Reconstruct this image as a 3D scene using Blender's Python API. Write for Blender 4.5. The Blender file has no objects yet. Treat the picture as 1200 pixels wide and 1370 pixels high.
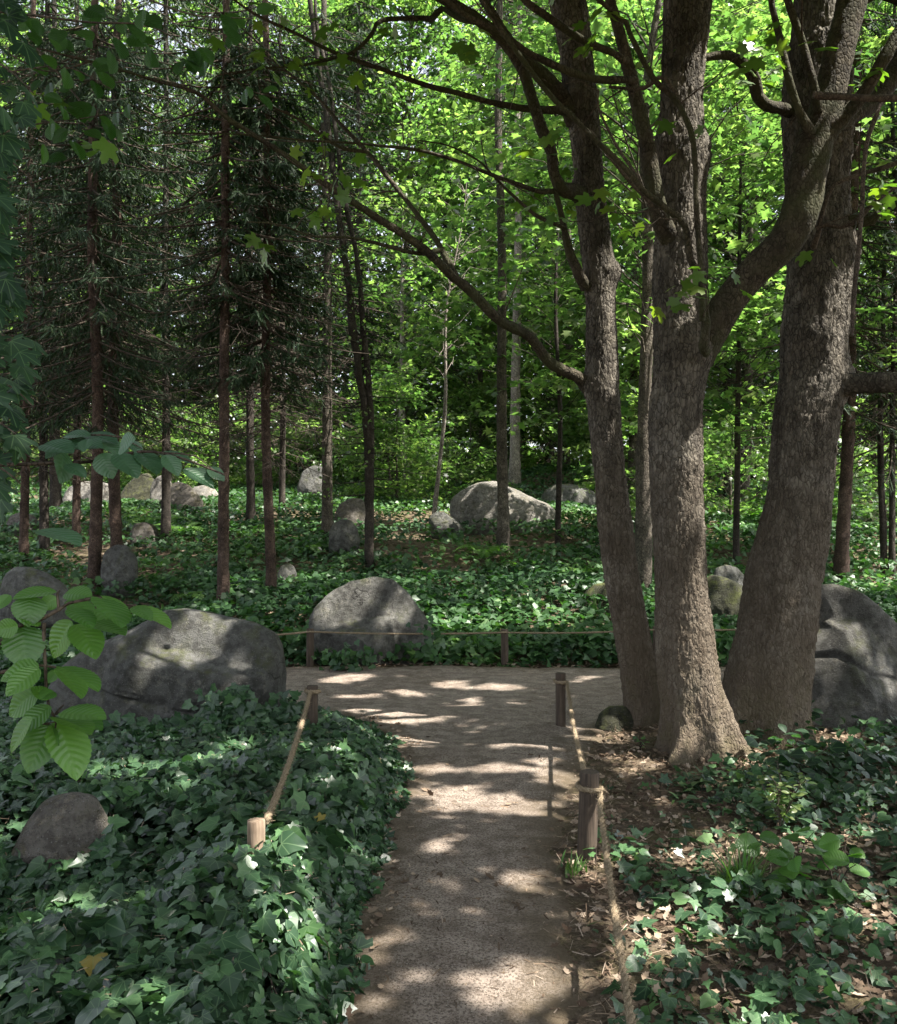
import bpy, math, numpy as np
from math import radians, sin, cos, pi

# ------------------------------------------------------------------ camera, sky, sun, exposure
scene = bpy.context.scene
COL = scene.collection
CAMZ, FPX, CX, CY, HOR = 1.65, 1200.0, 600.0, 685.0, 700.0
PITCH = math.atan((HOR - CY) / FPX)
cam_d = bpy.data.cameras.new("camera")
cam = bpy.data.objects.new("camera", cam_d)
COL.objects.link(cam)
cam.location = (0, 0, CAMZ)
cam.rotation_euler = (pi / 2 + PITCH, 0, 0)
cam_d.sensor_fit = 'HORIZONTAL'
cam_d.sensor_width = 36.0
cam_d.lens = 36.0 * FPX / 1200.0
cam_d.clip_start = 0.05
cam_d.clip_end = 500
scene.camera = cam

SX, SY = 0.55, -0.17                      # the sun stands at (SX, SY, 1)
SUN_EL = math.atan2(1.0, math.hypot(SX, SY))
SUN_AZ = math.atan2(SX, SY)
world = bpy.data.worlds.new("World")
scene.world = world
world.use_nodes = True
wn = world.node_tree
sky = wn.nodes.new('ShaderNodeTexSky')
sky.sky_type = 'NISHITA'
sky.sun_disc = False
sky.sun_elevation = SUN_EL
sky.sun_rotation = SUN_AZ
sky.air_density = 1.0
sky.dust_density = 2.5
pale = wn.nodes.new('ShaderNodeHueSaturation')          # thin high cloud: a paler, less blue sky
pale.inputs['Saturation'].default_value = 0.38
wn.links.new(sky.outputs[0], pale.inputs['Color'])
wn.links.new(pale.outputs[0], wn.nodes['Background'].inputs[0])
wn.nodes['Background'].inputs[1].default_value = 0.115
sun_d = bpy.data.lights.new("sun", 'SUN')
sun_d.energy = 5.0
sun_d.angle = radians(0.53)
sun_d.color = (1.0, 0.95, 0.87)
sun = bpy.data.objects.new("sun", sun_d)
COL.objects.link(sun)
sun.rotation_euler = (0, pi / 2 - SUN_EL, math.atan2(SY, SX))
scene.view_settings.view_transform = 'Standard'
scene.view_settings.look = 'None'
scene.view_settings.exposure = 2.0
scene.view_settings.gamma = 1
scene.view_settings.use_curve_mapping = False
cy = scene.cycles
cy.use_denoising = True
cy.max_bounces = 8
cy.diffuse_bounces = 4
cy.glossy_bounces = 2
cy.transmission_bounces = 4
cy.transparent_max_bounces = 4
cy.sample_clamp_indirect = 6.0
cy.caustics_reflective = False
cy.caustics_refractive = False

rng = np.random.default_rng(7)

# ------------------------------------------------------------------ helpers
def W(px, py, d):
    """world point seen at photo pixel (px, py) whose distance along Y is d"""
    u = (np.asarray(px, float) - CX) / FPX
    v = (CY - np.asarray(py, float)) / FPX
    y = cos(PITCH) - sin(PITCH) * v
    z = sin(PITCH) + cos(PITCH) * v
    d = np.asarray(d, float)
    return np.stack([u / y * d, d + 0 * u, CAMZ + z / y * d], -1)

def hash01(ix, iy, iz, seed):
    h = (ix.astype(np.int64) * 374761393 + iy.astype(np.int64) * 668265263 + iz.astype(np.int64) * 2147483647 + seed * 974634777) & 0xffffffff
    h = ((h ^ (h >> 13)) * 1274126177) & 0xffffffff
    h = ((h ^ (h >> 16)) * 2246822519) & 0xffffffff
    return ((h ^ (h >> 15)) & 0xffffff) / float(0xffffff)

def vnoise(p, seed=0):
    p = np.asarray(p, float)
    i = np.floor(p).astype(np.int64)
    f = p - i
    f = f * f * (3 - 2 * f)
    out = 0
    for a in (0, 1):
        for b in (0, 1):
            for c in (0, 1):
                w = (f[..., 0] if a else 1 - f[..., 0]) * (f[..., 1] if b else 1 - f[..., 1]) * (f[..., 2] if c else 1 - f[..., 2])
                out = out + w * hash01(i[..., 0] + a, i[..., 1] + b, i[..., 2] + c, seed)
    return out * 2 - 1

def fbm(p, octaves=4, seed=0, gain=0.5):
    out, amp = 0, 1.0
    p = np.asarray(p, float)
    for k in range(octaves):
        out = out + amp * vnoise(p, seed + k * 17)
        p = p * 2.03 + 5.1
        amp *= gain
    return out

def worley2(u, v, seed):
    """F1, F2, cell random"""
    iu, iv = np.floor(u).astype(np.int64), np.floor(v).astype(np.int64)
    f1 = np.full(u.shape, 9.0); f2 = np.full(u.shape, 9.0); cid = np.zeros(u.shape)
    du = np.zeros(u.shape); dv = np.zeros(u.shape)
    for a in (-1, 0, 1):
        for b in (-1, 0, 1):
            cx, cyy = iu + a, iv + b
            z = np.zeros_like(cx)
            qx = cx + hash01(cx, cyy, z, seed); qy = cyy + hash01(cx, cyy, z + 1, seed)
            d = np.hypot(u - qx, v - qy)
            r = hash01(cx, cyy, z + 2, seed)
            closer = d < f1
            f2 = np.where(closer, f1, np.minimum(f2, d))
            cid = np.where(closer, r, cid)
            du = np.where(closer, u - qx, du); dv = np.where(closer, v - qy, dv)
            f1 = np.where(closer, d, f1)
    return f1, f2, cid, du, dv

def norm(v):
    return v / np.maximum(np.linalg.norm(v, axis=-1, keepdims=True), 1e-9)

class MB:
    def __init__(self):
        self.v, self.f3, self.f4, self.var, self.uv, self.m3, self.m4, self.n = [], [], [], [], [], [], [], 0
    def add(self, V, F, var=0.5, uv=None, mat=0):
        V = np.asarray(V, float).reshape(-1, 3); F = np.asarray(F, np.int64)
        if len(V) == 0: return
        self.v.append(V)
        (self.f3 if F.shape[1] == 3 else self.f4).append(F + self.n)
        (self.m3 if F.shape[1] == 3 else self.m4).append(np.full(len(F), mat))
        self.var.append(np.broadcast_to(np.asarray(var, float), (len(V),)).copy())
        self.uv.append(np.zeros((len(V), 2)) if uv is None else np.asarray(uv, float))
        self.n += len(V)
    def inst(self, T, pos, dirs, nrm, scale, var, mat=0):
        TV, TF, TUV = T
        pos = np.asarray(pos, float)
        N = len(pos)
        if N == 0: return
        x = norm(dirs); z = norm(nrm - (nrm * x).sum(-1, keepdims=True) * x); y = np.cross(z, x)
        s = np.broadcast_to(np.asarray(scale, float).reshape(-1, 1) if np.ndim(scale) <= 1 else scale, (N, 1)) if np.ndim(scale) <= 1 else scale
        if s.shape[1] == 1: s = np.repeat(s, 3, 1)
        V = pos[:, None, :] + (TV[None, :, 0:1] * s[:, None, 0:1]) * x[:, None] + (TV[None, :, 1:2] * s[:, None, 1:2]) * y[:, None] + (TV[None, :, 2:3] * s[:, None, 2:3]) * z[:, None]
        F = TF[None] + (np.arange(N) * len(TV))[:, None, None]
        var = np.broadcast_to(np.asarray(var, float), (N,))
        self.add(V.reshape(-1, 3), F.reshape(-1, TF.shape[1]), np.repeat(var, len(TV)), np.tile(TUV, (N, 1)), mat)
    def build(self, name, mats, parent=None, smooth=True):
        me = bpy.data.meshes.new(name)
        V = np.concatenate(self.v).astype(np.float32)
        f3 = np.concatenate(self.f3) if self.f3 else np.zeros((0, 3), np.int64)
        f4 = np.concatenate(self.f4) if self.f4 else np.zeros((0, 4), np.int64)
        me.vertices.add(len(V)); me.vertices.foreach_set('co', V.ravel())
        loops = np.concatenate([f3.ravel(), f4.ravel()]).astype(np.int32)
        me.loops.add(len(loops)); me.loops.foreach_set('vertex_index', loops)
        starts = np.concatenate([np.arange(len(f3)) * 3, len(f3) * 3 + np.arange(len(f4)) * 4]).astype(np.int32)
        me.polygons.add(len(starts)); me.polygons.foreach_set('loop_start', starts)
        if not isinstance(mats, (list, tuple)): mats = [mats]
        for m in mats: me.materials.append(m)
        mi = np.concatenate([np.concatenate(self.m3) if self.m3 else np.zeros(0), np.concatenate(self.m4) if self.m4 else np.zeros(0)]).astype(np.int32)
        me.polygons.foreach_set('material_index', mi)
        me.polygons.foreach_set('use_smooth', np.full(len(starts), smooth))
        me.update(calc_edges=True)
        a = me.attributes.new('var', 'FLOAT', 'POINT'); a.data.foreach_set('value', np.concatenate(self.var).astype(np.float32))
        uvs = np.concatenate(self.uv).astype(np.float32)
        ul = me.uv_layers.new(name='UVMap'); ul.data.foreach_set('uv', uvs[loops].ravel())
        o = bpy.data.objects.new(name, me); COL.objects.link(o)
        if parent is not None:
            o.parent = parent
            o.matrix_parent_inverse = parent.matrix_world.inverted() if False else o.matrix_parent_inverse
            # parents sit at their thing's base: shift the mesh so that it stays where it was built
            off = world_loc(parent)
            o.location = (-off[0], -off[1], -off[2])
        return o

def world_loc(o):
    p = np.array(o.location[:])
    while o.parent is not None:
        o = o.parent; p = p + np.array(o.location[:])
    return p

def thing(name, label, cat, loc=(0, 0, 0), group=None):
    o = bpy.data.objects.new(name, None); COL.objects.link(o)
    o.location = [float(c) for c in loc]; o.empty_display_size = 0.1
    return tag(o, label, cat, group)

def tag(o, label=None, cat=None, group=None, kind=None):
    if label: o['label'] = label
    if cat: o['category'] = cat
    if group: o['group'] = group
    if kind: o['kind'] = kind
    return o

def resample(pts, rad, step):
    pts = np.asarray(pts, float); rad = np.asarray(rad, float)
    K = len(pts)
    ext = np.vstack([2 * pts[0] - pts[1], pts, 2 * pts[-1] - pts[-2]])
    re = np.concatenate([[rad[0]], rad, [rad[-1]]])
    out, ro = [], []
    for i in range(K - 1):
        p0, p1, p2, p3 = ext[i:i + 4]
        n = max(1, int(np.linalg.norm(p2 - p1) / step))
        t = np.arange(n)[:, None] / n
        out.append(0.5 * (2 * p1 + (p2 - p0) * t + (2 * p0 - 5 * p1 + 4 * p2 - p3) * t ** 2 + (3 * p1 - p0 - 3 * p2 + p3) * t ** 3))
        ro.append((re[i + 1] * (1 - t) + re[i + 2] * t)[:, 0])
    out.append(pts[-1:]); ro.append(rad[-1:])
    return np.vstack(out), np.concatenate(ro)

def tube(mb, pts, rad, sides=8, step=None, disp=None, var=0.5, mat=0, horizontal=False):
    if step: pts, rad = resample(pts, rad, step)
    else: pts, rad = np.asarray(pts, float), np.asarray(rad, float)
    K = len(pts)
    tan = norm(np.gradient(pts, axis=0))
    th = np.linspace(0, 2 * pi, sides, endpoint=False)
    if horizontal:
        A = np.tile([1., 0, 0], (K, 1)); B = np.tile([0, 1., 0], (K, 1))
    else:
        ref = np.array([0, 1., 0]) if abs(tan[0][1]) < 0.9 else np.array([0, 0, 1.])
        A = np.zeros((K, 3)); a = norm(np.cross(np.cross(tan[0], ref), tan[0]))
        for k in range(K):
            a = norm(a - tan[k] * np.dot(a, tan[k])); A[k] = a
        B = np.cross(tan, A)
    s = np.concatenate([[0], np.cumsum(np.linalg.norm(np.diff(pts, axis=0), axis=1))])
    R = np.repeat(rad[:, None], sides, 1)
    if disp is not None:
        R = R + disp(th[None, :] + 0 * R, s[:, None] + 0 * R, R, pts)
    V = pts[:, None] + R[..., None] * (np.cos(th)[None, :, None] * A[:, None] + np.sin(th)[None, :, None] * B[:, None])
    i = np.arange(K - 1)[:, None] * sides; j = np.arange(sides)[None]; j2 = (j + 1) % sides
    F = np.stack([i + j, i + j2, i + sides + j2, i + sides + j], -1).reshape(-1, 4)
    uv = np.stack([np.broadcast_to(th[None] / (2 * pi), R.shape), np.broadcast_to(s[:, None], R.shape)], -1).reshape(-1, 2)
    mb.add(V.reshape(-1, 3), F, var, uv, mat)
    cap = np.vstack([pts[-1:], V[-1]])
    mb.add(cap, np.stack([np.zeros(sides, int), 1 + np.arange(sides), 1 + (np.arange(sides) + 1) % sides], 1), var, None, mat)

def tubes_batch(mb, P, R, sides=4, var=0.5, mat=0):
    P = np.asarray(P, float); N, K, _ = P.shape
    if N == 0: return
    R = np.broadcast_to(R, (N, K))
    tan = norm(np.gradient(P, axis=1))
    ref = np.where(np.abs(tan[..., 2:3]) > 0.9, np.array([1., 0, 0]), np.array([0, 0, 1.]))
    A = norm(np.cross(tan, ref)); B = np.cross(tan, A)
    th = np.linspace(0, 2 * pi, sides, endpoint=False)
    V = P[:, :, None] + R[:, :, None, None] * (np.cos(th)[None, None, :, None] * A[:, :, None] + np.sin(th)[None, None, :, None] * B[:, :, None])
    b = (np.arange(N) * K * sides)[:, None, None]; i = (np.arange(K - 1) * sides)[None, :, None]; j = np.arange(sides)[None, None]; j2 = (j + 1) % sides
    F = np.stack([b + i + j, b + i + j2, b + i + sides + j2, b + i + sides + j], -1).reshape(-1, 4)
    mb.add(V.reshape(-1, 3), F, np.repeat(np.broadcast_to(var, (N,)), K * sides), None, mat)

def rand_dir(n, r=rng):
    return norm(r.normal(size=(n, 3)))

# ------------------------------------------------------------------ leaf templates (base at 0, tip at x = 1)
def fan(outline, c, curve):
    o = np.array(outline, float)
    V = np.vstack([[c[0], c[1]], o]); z = curve(V[:, 0], V[:, 1])
    n = len(o)
    F = np.stack([np.zeros(n, int), 1 + np.arange(n), 1 + (np.arange(n) + 1) % n], 1)
    return np.column_stack([V, z]), F, V.copy()
def mirror(half):
    h = [tuple(p) for p in half]
    return h + [(x, -y) for x, y in reversed(h) if abs(y) > 1e-6]
T_IVY = fan([(0, 0)] + mirror([(-.14, .12), (-.12, .40), (.10, .36), (.34, .54), (.46, .28), (.72, .20), (1, 0)]), (.24, 0), lambda x, y: -.22 * (x - .25) ** 2 + .16 * np.abs(y) - .28 * y * y)
def smooth_outline(half, k=2):
    o = np.array([(0, 0)] + mirror(half), float); n = len(o); out = []
    for i in range(n):
        p0, p1, p2, p3 = o[i - 1], o[i], o[(i + 1) % n], o[(i + 2) % n]
        for q in range(k):
            t = q / k
            out.append(tuple(.5 * (2 * p1 + .8 * (p2 - p0) * t + (2 * p0 - 5 * p1 + 4 * p2 - p3) * t * t * .9 + (3 * p1 - p0 - 3 * p2 + p3) * t ** 3 * .9) if q else p1))
    return out
def ivy_kind(half, lift, cup):
    return fan(smooth_outline(half), (.22, 0), lambda x, y: -lift * (x - .25) ** 2 + cup * np.abs(y) - 1.9 * cup * y * y)
IVY_KINDS = [ivy_kind([(-.12, .12), (-.12, .36), (.08, .38), (.20, .36), (.36, .50), (.46, .32), (.72, .21), (1, 0)], .22, .15),
             ivy_kind([(-.15, .14), (-.08, .40), (.16, .45), (.38, .42), (.55, .31), (.78, .19), (1, 0)], .35, .22),
             ivy_kind([(-.10, .10), (-.16, .30), (.02, .34), (.12, .30), (.32, .56), (.40, .30), (.62, .17), (1, 0)], .12, .10)]
T_IVYS = fan([(-.08, 0)] + mirror([(-.1, .36), (.36, .5), (.48, .25), (1, 0)]), (.25, 0), lambda x, y: -.15 * (x - .2) ** 2 + .06 * np.abs(y))
T_MAPLE = fan([(0, 0)] + mirror([(-.1, .22), (-.02, .5), (.16, .34), (.40, .60), (.66, .52), (.55, .30), (.62, .16), (.82, .17), (1, 0)]), (.3, 0), lambda x, y: -.25 * (x - .3) ** 2 - .22 * y * y)
T_STAR = fan([(0, 0)] + mirror([(.0, .45), (.28, .26), (.62, .52), (.58, .17), (1, 0)]), (.3, 0), lambda x, y: -.2 * (x - .3) ** 2 - .1 * np.abs(y))
T_KITE = (np.array([[0, 0, 0], [.42, .36, -.04], [1, 0, -.12], [.42, -.36, -.04], [.42, 0, .05]], float), np.array([[0, 4, 1], [1, 4, 2], [2, 4, 3], [3, 4, 0]]), np.array([[0, 0], [.42, .36], [1, 0], [.42, -.36], [.42, 0]], float))
T_OVAL = fan([(0, 0)] + mirror([(.12, .16), (.35, .30), (.6, .29), (.85, .15), (1, 0)]), (.45, 0), lambda x, y: -.25 * (x - .4) ** 2 + .12 * np.abs(y))
T_LITTER = fan([(0, 0)] + mirror([(.12, .10), (.3, .27), (.42, .17), (.62, .24), (.75, .10), (1, 0)]), (.45, 0), lambda x, y: 1.1 * y * y + .35 * (x - .4) ** 2)
T_SLIVER = (np.array([[0, -.5, 0], [1, -.5, 0], [1, .5, 0], [0, .5, 0]], float), np.array([[0, 1, 2], [0, 2, 3]]), np.zeros((4, 2)))
def ribbed(nu=66, nv=11, ribs=9):
    u = np.linspace(0, 1, nu); v = np.linspace(-1, 1, nv)
    U, Vv = np.meshgrid(u, v, indexing='ij')
    w = .42 * np.clip(np.sin(pi * np.clip(U, 0, 1) ** .85), 0, 1) ** .72
    tooth = 1 + .035 * np.sin(U * 75) * (np.abs(Vv) > .9)
    y = Vv * w * tooth
    x = U + .0 * U
    rib = np.abs(((U - .22 * np.abs(Vv)) * ribs) % 1 - .5) * 2
    z = .009 * rib ** .8 * np.minimum(1, np.abs(Vv) * 4) * np.minimum(1, w / .2) - .18 * U ** 2 + .22 * np.abs(y) - .25 * y * y
    P = np.stack([x, y, z], -1).reshape(-1, 3)
    i = np.arange(nu - 1)[:, None] * nv; j = np.arange(nv - 1)[None]
    F = np.stack([i + j, i + nv + j, i + nv + j + 1, i + j + 1], -1).reshape(-1, 4)
    return P, F, np.stack([U, Vv], -1).reshape(-1, 2)
T_RIB = ribbed()
def spruce_spray(teeth=7):
    V, F = [], []
    for k in range(teeth):
        t0 = k / teeth
        for s in (-1, 1):
            n = len(V)
            V += [(t0, 0, 0), (t0 + 1.0 / teeth, 0, 0), (min(1.05, t0 + 1.35 / teeth), s * (1 - .5 * t0), -.25)]
            F.append((n, n + 1, n + 2))
    V = np.array(V, float)
    return V, np.array(F), V[:, :2].copy()
T_SPRAY = spruce_spray()

# ------------------------------------------------------------------ materials
class NT:
    def __init__(self, name):
        self.m = bpy.data.materials.new(name); self.m.use_nodes = True
        self.t = self.m.node_tree; self.t.nodes.clear()
        self.out = self.t.nodes.new('ShaderNodeOutputMaterial')
    def n(self, typ, **kw):
        nd = self.t.nodes.new('ShaderNode' + typ)
        for k, v in kw.items():
            if k in nd.inputs: self.set(nd.inputs[k], v)
            else: setattr(nd, k, v)
        return nd
    def set(self, sock, v):
        if isinstance(v, bpy.types.NodeSocket): self.t.links.new(v, sock)
        elif isinstance(v, tuple) and len(v) == 3 and sock.type == 'RGBA': sock.default_value = (*v, 1)
        else: sock.default_value = v
    def math(self, op, a, b=0.0, clamp=False):
        nd = self.t.nodes.new('ShaderNodeMath'); nd.operation = op; nd.use_clamp = clamp
        self.set(nd.inputs[0], a); self.set(nd.inputs[1], b); return nd.outputs[0]
    def ramp(self, fac, stops, interp='LINEAR'):
        nd = self.t.nodes.new('ShaderNodeValToRGB'); self.set(nd.inputs[0], fac)
        cr = nd.color_ramp; cr.interpolation = interp
        while len(cr.elements) < len(stops): cr.elements.new(0.5)
        for e, (p, c) in zip(cr.elements, stops):
            e.position = p; e.color = (*c, 1) if len(c) == 3 else c
        return nd.outputs[0]
    def mix(self, fac, a, b, mode='MIX'):
        nd = self.t.nodes.new('ShaderNodeMix'); nd.data_type = 'RGBA'; nd.blend_type = mode
        self.set(nd.inputs[0], fac); self.set(nd.inputs[6], a); self.set(nd.inputs[7], b); return nd.outputs[2]
    def noise(self, scale, detail=4, rough=.55, coord=None, vec=None):
        nd = self.t.nodes.new('ShaderNodeTexNoise'); nd.inputs['Scale'].default_value = scale
        nd.inputs['Detail'].default_value = detail; nd.inputs['Roughness'].default_value = rough
        self.t.links.new(vec if vec is not None else self.pos(), nd.inputs['Vector']); return nd.outputs[0]
    def vor(self, scale, vec=None, feature='F1', out=0):
        nd = self.t.nodes.new('ShaderNodeTexVoronoi'); nd.feature = feature; nd.inputs['Scale'].default_value = scale
        self.t.links.new(vec if vec is not None else self.pos(), nd.inputs['Vector']); return nd.outputs[out]
    def pos(self):
        if not hasattr(self, '_pos'):
            self._pos = self.t.nodes.new('ShaderNodeNewGeometry').outputs['Position']
        return self._pos
    def scaled(self, s):
        nd = self.t.nodes.new('ShaderNodeVectorMath'); nd.operation = 'MULTIPLY'
        self.t.links.new(self.pos(), nd.inputs[0]); nd.inputs[1].default_value = s; return nd.outputs[0]
    def attr(self, name='var'):
        nd = self.t.nodes.new('ShaderNodeAttribute'); nd.attribute_name = name; return nd.outputs['Fac']
    def bump(self, h, strength=.5, dist=.01, normal=None):
        nd = self.t.nodes.new('ShaderNodeBump'); nd.inputs['Strength'].default_value = strength; nd.inputs['Distance'].default_value = dist
        self.t.links.new(h, nd.inputs['Height'])
        if normal is not None: self.t.links.new(normal, nd.inputs['Normal'])
        return nd.outputs[0]
    def principled(self, color, rough=.8, spec=.3, normal=None):
        nd = self.t.nodes.new('ShaderNodeBsdfPrincipled'); self.set(nd.inputs['Base Color'], color)
        self.set(nd.inputs['Roughness'], rough); self.set(nd.inputs['Specular IOR Level'], spec)
        if normal is not None: self.t.links.new(normal, nd.inputs['Normal'])
        return nd.outputs[0]
    def done(self, sh):
        self.t.links.new(sh, self.out.inputs[0]); return self.m

def leaf_mat(name, stops, tr_gain=(1.6, 2.2, .7), fac=.45, rough=.45, spec=.5, veins=None, vein_col=(.16, .24, .12), ribs=False):
    g = NT(name)
    col = g.ramp(g.attr(), stops)
    mott = g.noise(35, 3)
    col = g.mix(g.math('MULTIPLY', mott, .35), col, g.mix(.5, col, (.0, .0, .0)))
    if veins:
        uv = g.n('UVMap').outputs[0]
        sp = g.n('SeparateXYZ', Vector=uv)
        u, v = sp.outputs[0], g.math('ABSOLUTE', sp.outputs[1])
        d = v
        for ang in veins:
            c, s = cos(radians(ang)), sin(radians(ang))
            k = g.math('ABSOLUTE', g.math('SUBTRACT', g.math('MULTIPLY', u, s), g.math('MULTIPLY', v, c)))
            d = g.math('MINIMUM', d, k)
        mask = g.math('LESS_THAN', d, .017)
        col = g.mix(g.math('MULTIPLY', mask, .3), col, vein_col)
    nrm = None
    if ribs:                                            # the side veins that run out to the margin, and the midrib
        sp = g.n('SeparateXYZ', Vector=g.n('UVMap').outputs[0])
        av = g.math('ABSOLUTE', sp.outputs[1])
        ph = g.math('FRACT', g.math('MULTIPLY', g.math('SUBTRACT', sp.outputs[0], g.math('MULTIPLY', av, .22)), 9.0))
        tri = g.math('MULTIPLY', g.math('ABSOLUTE', g.math('SUBTRACT', ph, .5)), 2.0)
        line = g.math('MAXIMUM', g.ramp(tri, [(.0, (1,) * 3), (.22, (0,) * 3)]), g.ramp(av, [(.0, (1,) * 3), (.09, (0,) * 3)]))
        col = g.mix(g.math('MULTIPLY', line, .16), col, g.mix(1.0, col, (1.9, 1.6, 1.8), 'MULTIPLY'))
        col = g.mix(g.math('MULTIPLY', tri, .08), col, g.mix(1.0, col, (.55, .6, .5), 'MULTIPLY'))
        nrm = g.bump(tri, .3, .003)
    p = g.principled(col, rough, spec, nrm)
    tr = g.n('BsdfTranslucent')
    g.t.links.new(g.mix(1.0, col, tr_gain, 'MULTIPLY'), tr.inputs['Color'])
    m = g.n('MixShader', Fac=fac)
    g.t.links.new(p, m.inputs[1]); g.t.links.new(tr.outputs[0], m.inputs[2])
    return g.done(m.outputs[0])

M = {}
M['ivy'] = leaf_mat('ivy_leaf', [(0, (.014, .034, .018)), (.45, (.042, .092, .042)), (.86, (.085, .17, .065)), (.95, (.14, .22, .08)), (.985, (.22, .18, .045)), (1, (.25, .19, .05))], fac=.16, rough=.37, spec=.45, veins=(42, 100))
M['ivyfar'] = leaf_mat('ivy_leaf_far', [(0, (.016, .045, .018)), (.55, (.055, .125, .042)), (1, (.14, .24, .065))], fac=.22, rough=.45, spec=.4)
M['maple'] = leaf_mat('maple_leaf', [(0, (.05, .10, .02)), (.6, (.075, .14, .025)), (1, (.12, .17, .03))], tr_gain=(2.4, 2.8, .8), fac=.36)
M['wood_leaf'] = leaf_mat('woodland_leaf', [(0, (.03, .056, .022)), (.5, (.08, .122, .042)), (1, (.17, .20, .075))], tr_gain=(2.45, 3.3, 1.6), fac=.5, rough=.35, spec=.6)
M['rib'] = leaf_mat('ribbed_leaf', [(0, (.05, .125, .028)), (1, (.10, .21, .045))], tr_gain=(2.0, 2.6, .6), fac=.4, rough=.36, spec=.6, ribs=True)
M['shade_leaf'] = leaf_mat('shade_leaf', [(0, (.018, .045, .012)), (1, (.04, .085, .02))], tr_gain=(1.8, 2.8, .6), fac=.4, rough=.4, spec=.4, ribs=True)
M['rib_dull'] = leaf_mat('dull_ribbed_leaf', [(0, (.04, .09, .05)), (1, (.07, .15, .075))], tr_gain=(1.6, 2.2, .8), fac=.3, rough=.38, spec=.6, ribs=True)
M['dull'] = leaf_mat('dull_leaf', [(0, (.013, .03, .018)), (1, (.035, .07, .038))], tr_gain=(1.6, 2.4, .8), fac=.35, rough=.45, spec=.25, veins=(35, 80))
M['needle'] = leaf_mat('spruce_needle', [(0, (.009, .023, .009)), (.6, (.02, .043, .016)), (1, (.042, .066, .025))], fac=.10, rough=.6, spec=.2)
M['fern'] = leaf_mat('fern_leaf', [(0, (.06, .14, .03)), (1, (.13, .23, .05))], fac=.4)
M['grass'] = leaf_mat('grass_blade', [(0, (.04, .11, .025)), (1, (.12, .2, .05))], fac=.35)

def bark_mat(name, c0, c1, c2, vscale=(38, 38, 17), bump=.9, moss=None, red=None):
    g = NT(name)
    wn_ = g.t.nodes.new('ShaderNodeTexNoise'); wn_.inputs['Scale'].default_value = 16; wn_.inputs['Detail'].default_value = 4
    g.t.links.new(g.pos(), wn_.inputs['Vector'])
    wv = g.t.nodes.new('ShaderNodeVectorMath'); wv.operation = 'MULTIPLY_ADD'
    g.t.links.new(wn_.outputs['Color'], wv.inputs[0]); wv.inputs[1].default_value = (1.3, 1.3, 1.3); g.t.links.new(g.scaled(vscale), wv.inputs[2])
    v = wv.outputs[0]
    e = g.vor(1.0, v, 'DISTANCE_TO_EDGE')
    f = g.noise(60, 6, .65)
    big = g.noise(2.2, 5, .6)
    col = g.ramp(big, [(.3, c0), (.55, c1), (.75, c2)])
    col = g.mix(g.math('MULTIPLY', f, .9), col, g.mix(1.0, col, (.45, .42, .4), 'MULTIPLY'))
    crack = g.math('SUBTRACT', 1.0, g.math('MULTIPLY', e, 7.0), True)
    crack = g.math('MULTIPLY', crack, g.ramp(g.noise(11, 4), [(.36, (.3,) * 3), (.55, (1,) * 3)]))
    col = g.mix(g.math('MULTIPLY', crack, .85), col, g.mix(1.0, col, (.16, .15, .13), 'MULTIPLY'))
    st = g.ramp(g.noise(4.5, 6, .7), [(.52, (0,) * 3), (.66, (.7,) * 3)])
    col = g.mix(st, col, g.mix(1.0, col, (1.55, 1.55, 1.5), 'MULTIPLY'))
    dk = g.ramp(g.noise(3.1, 6, .7), [(.34, (.7,) * 3), (.46, (0,) * 3)])
    col = g.mix(dk, col, g.mix(1.0, col, (.42, .42, .4), 'MULTIPLY'))
    # every plate of bark has weathered to a tone of its own
    tone = g.n('SeparateColor', Color=g.vor(1.0, v, 'F1', 1)).outputs[0]
    col = g.mix(.6, col, g.mix(1.0, col, g.ramp(tone, [(0, (.5, .48, .45)), (1, (1.5, 1.48, 1.42))]), 'MULTIPLY'))
    if moss:
        mk = g.ramp(g.noise(3.5, 4), [(.42, (0, 0, 0)), (.62, (1, 1, 1))])
        col = g.mix(g.math('MULTIPLY', mk, moss[1]), col, moss[0])
    if red:
        sk = g.noise(1.0, 5, .65, vec=g.scaled((14, 14, 1.3)))
        col = g.mix(g.ramp(sk, [(.36, (.75,) * 3), (.48, (0,) * 3)]), col, g.mix(1.0, col, (.38, .37, .36), 'MULTIPLY'))
        col = g.mix(g.ramp(sk, [(.56, (0,) * 3), (.68, (.6,) * 3)]), col, g.mix(1.0, col, (1.5, 1.5, 1.46), 'MULTIPLY'))
        zf = g.n('SeparateXYZ', Vector=g.pos()).outputs[2]
        mf = g.math('MULTIPLY', g.ramp(g.noise(6, 5, .7), [(.46, (0,) * 3), (.60, (1,) * 3)]), g.ramp(zf, [(.0, (.8,) * 3), (.75, (0,) * 3)]))
        col = g.mix(mf, col, (.06, .068, .022))
        z = g.n('SeparateXYZ', Vector=g.pos()).outputs[2]
        zz = g.math('ADD', z, g.math('MULTIPLY', big, 1.6))
        mk = g.ramp(g.math('MULTIPLY', zz, .22), [(.25, (1, 1, 1)), (.75, (0, 0, 0))])
        col = g.mix(g.math('MULTIPLY', mk, red[1]), col, red[0])
    h = g.math('ADD', g.math('MULTIPLY', g.math('MINIMUM', e, .25), 2.2), g.math('MULTIPLY', f, .8))
    return g.done(g.principled(col, .9, .2, g.bump(h, bump, .012)))
M['bark_c'] = bark_mat('grey_flaking_bark', (.085, .076, .061), (.15, .136, .114), (.255, .238, .21), bump=1.0, red=((.125, .095, .066), .65))
M['bark_limb'] = bark_mat('limb_bark', (.045, .04, .028), (.075, .064, .046), (.11, .095, .072), (40, 40, 25), .7, moss=((.045, .052, .02), .6))
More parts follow.
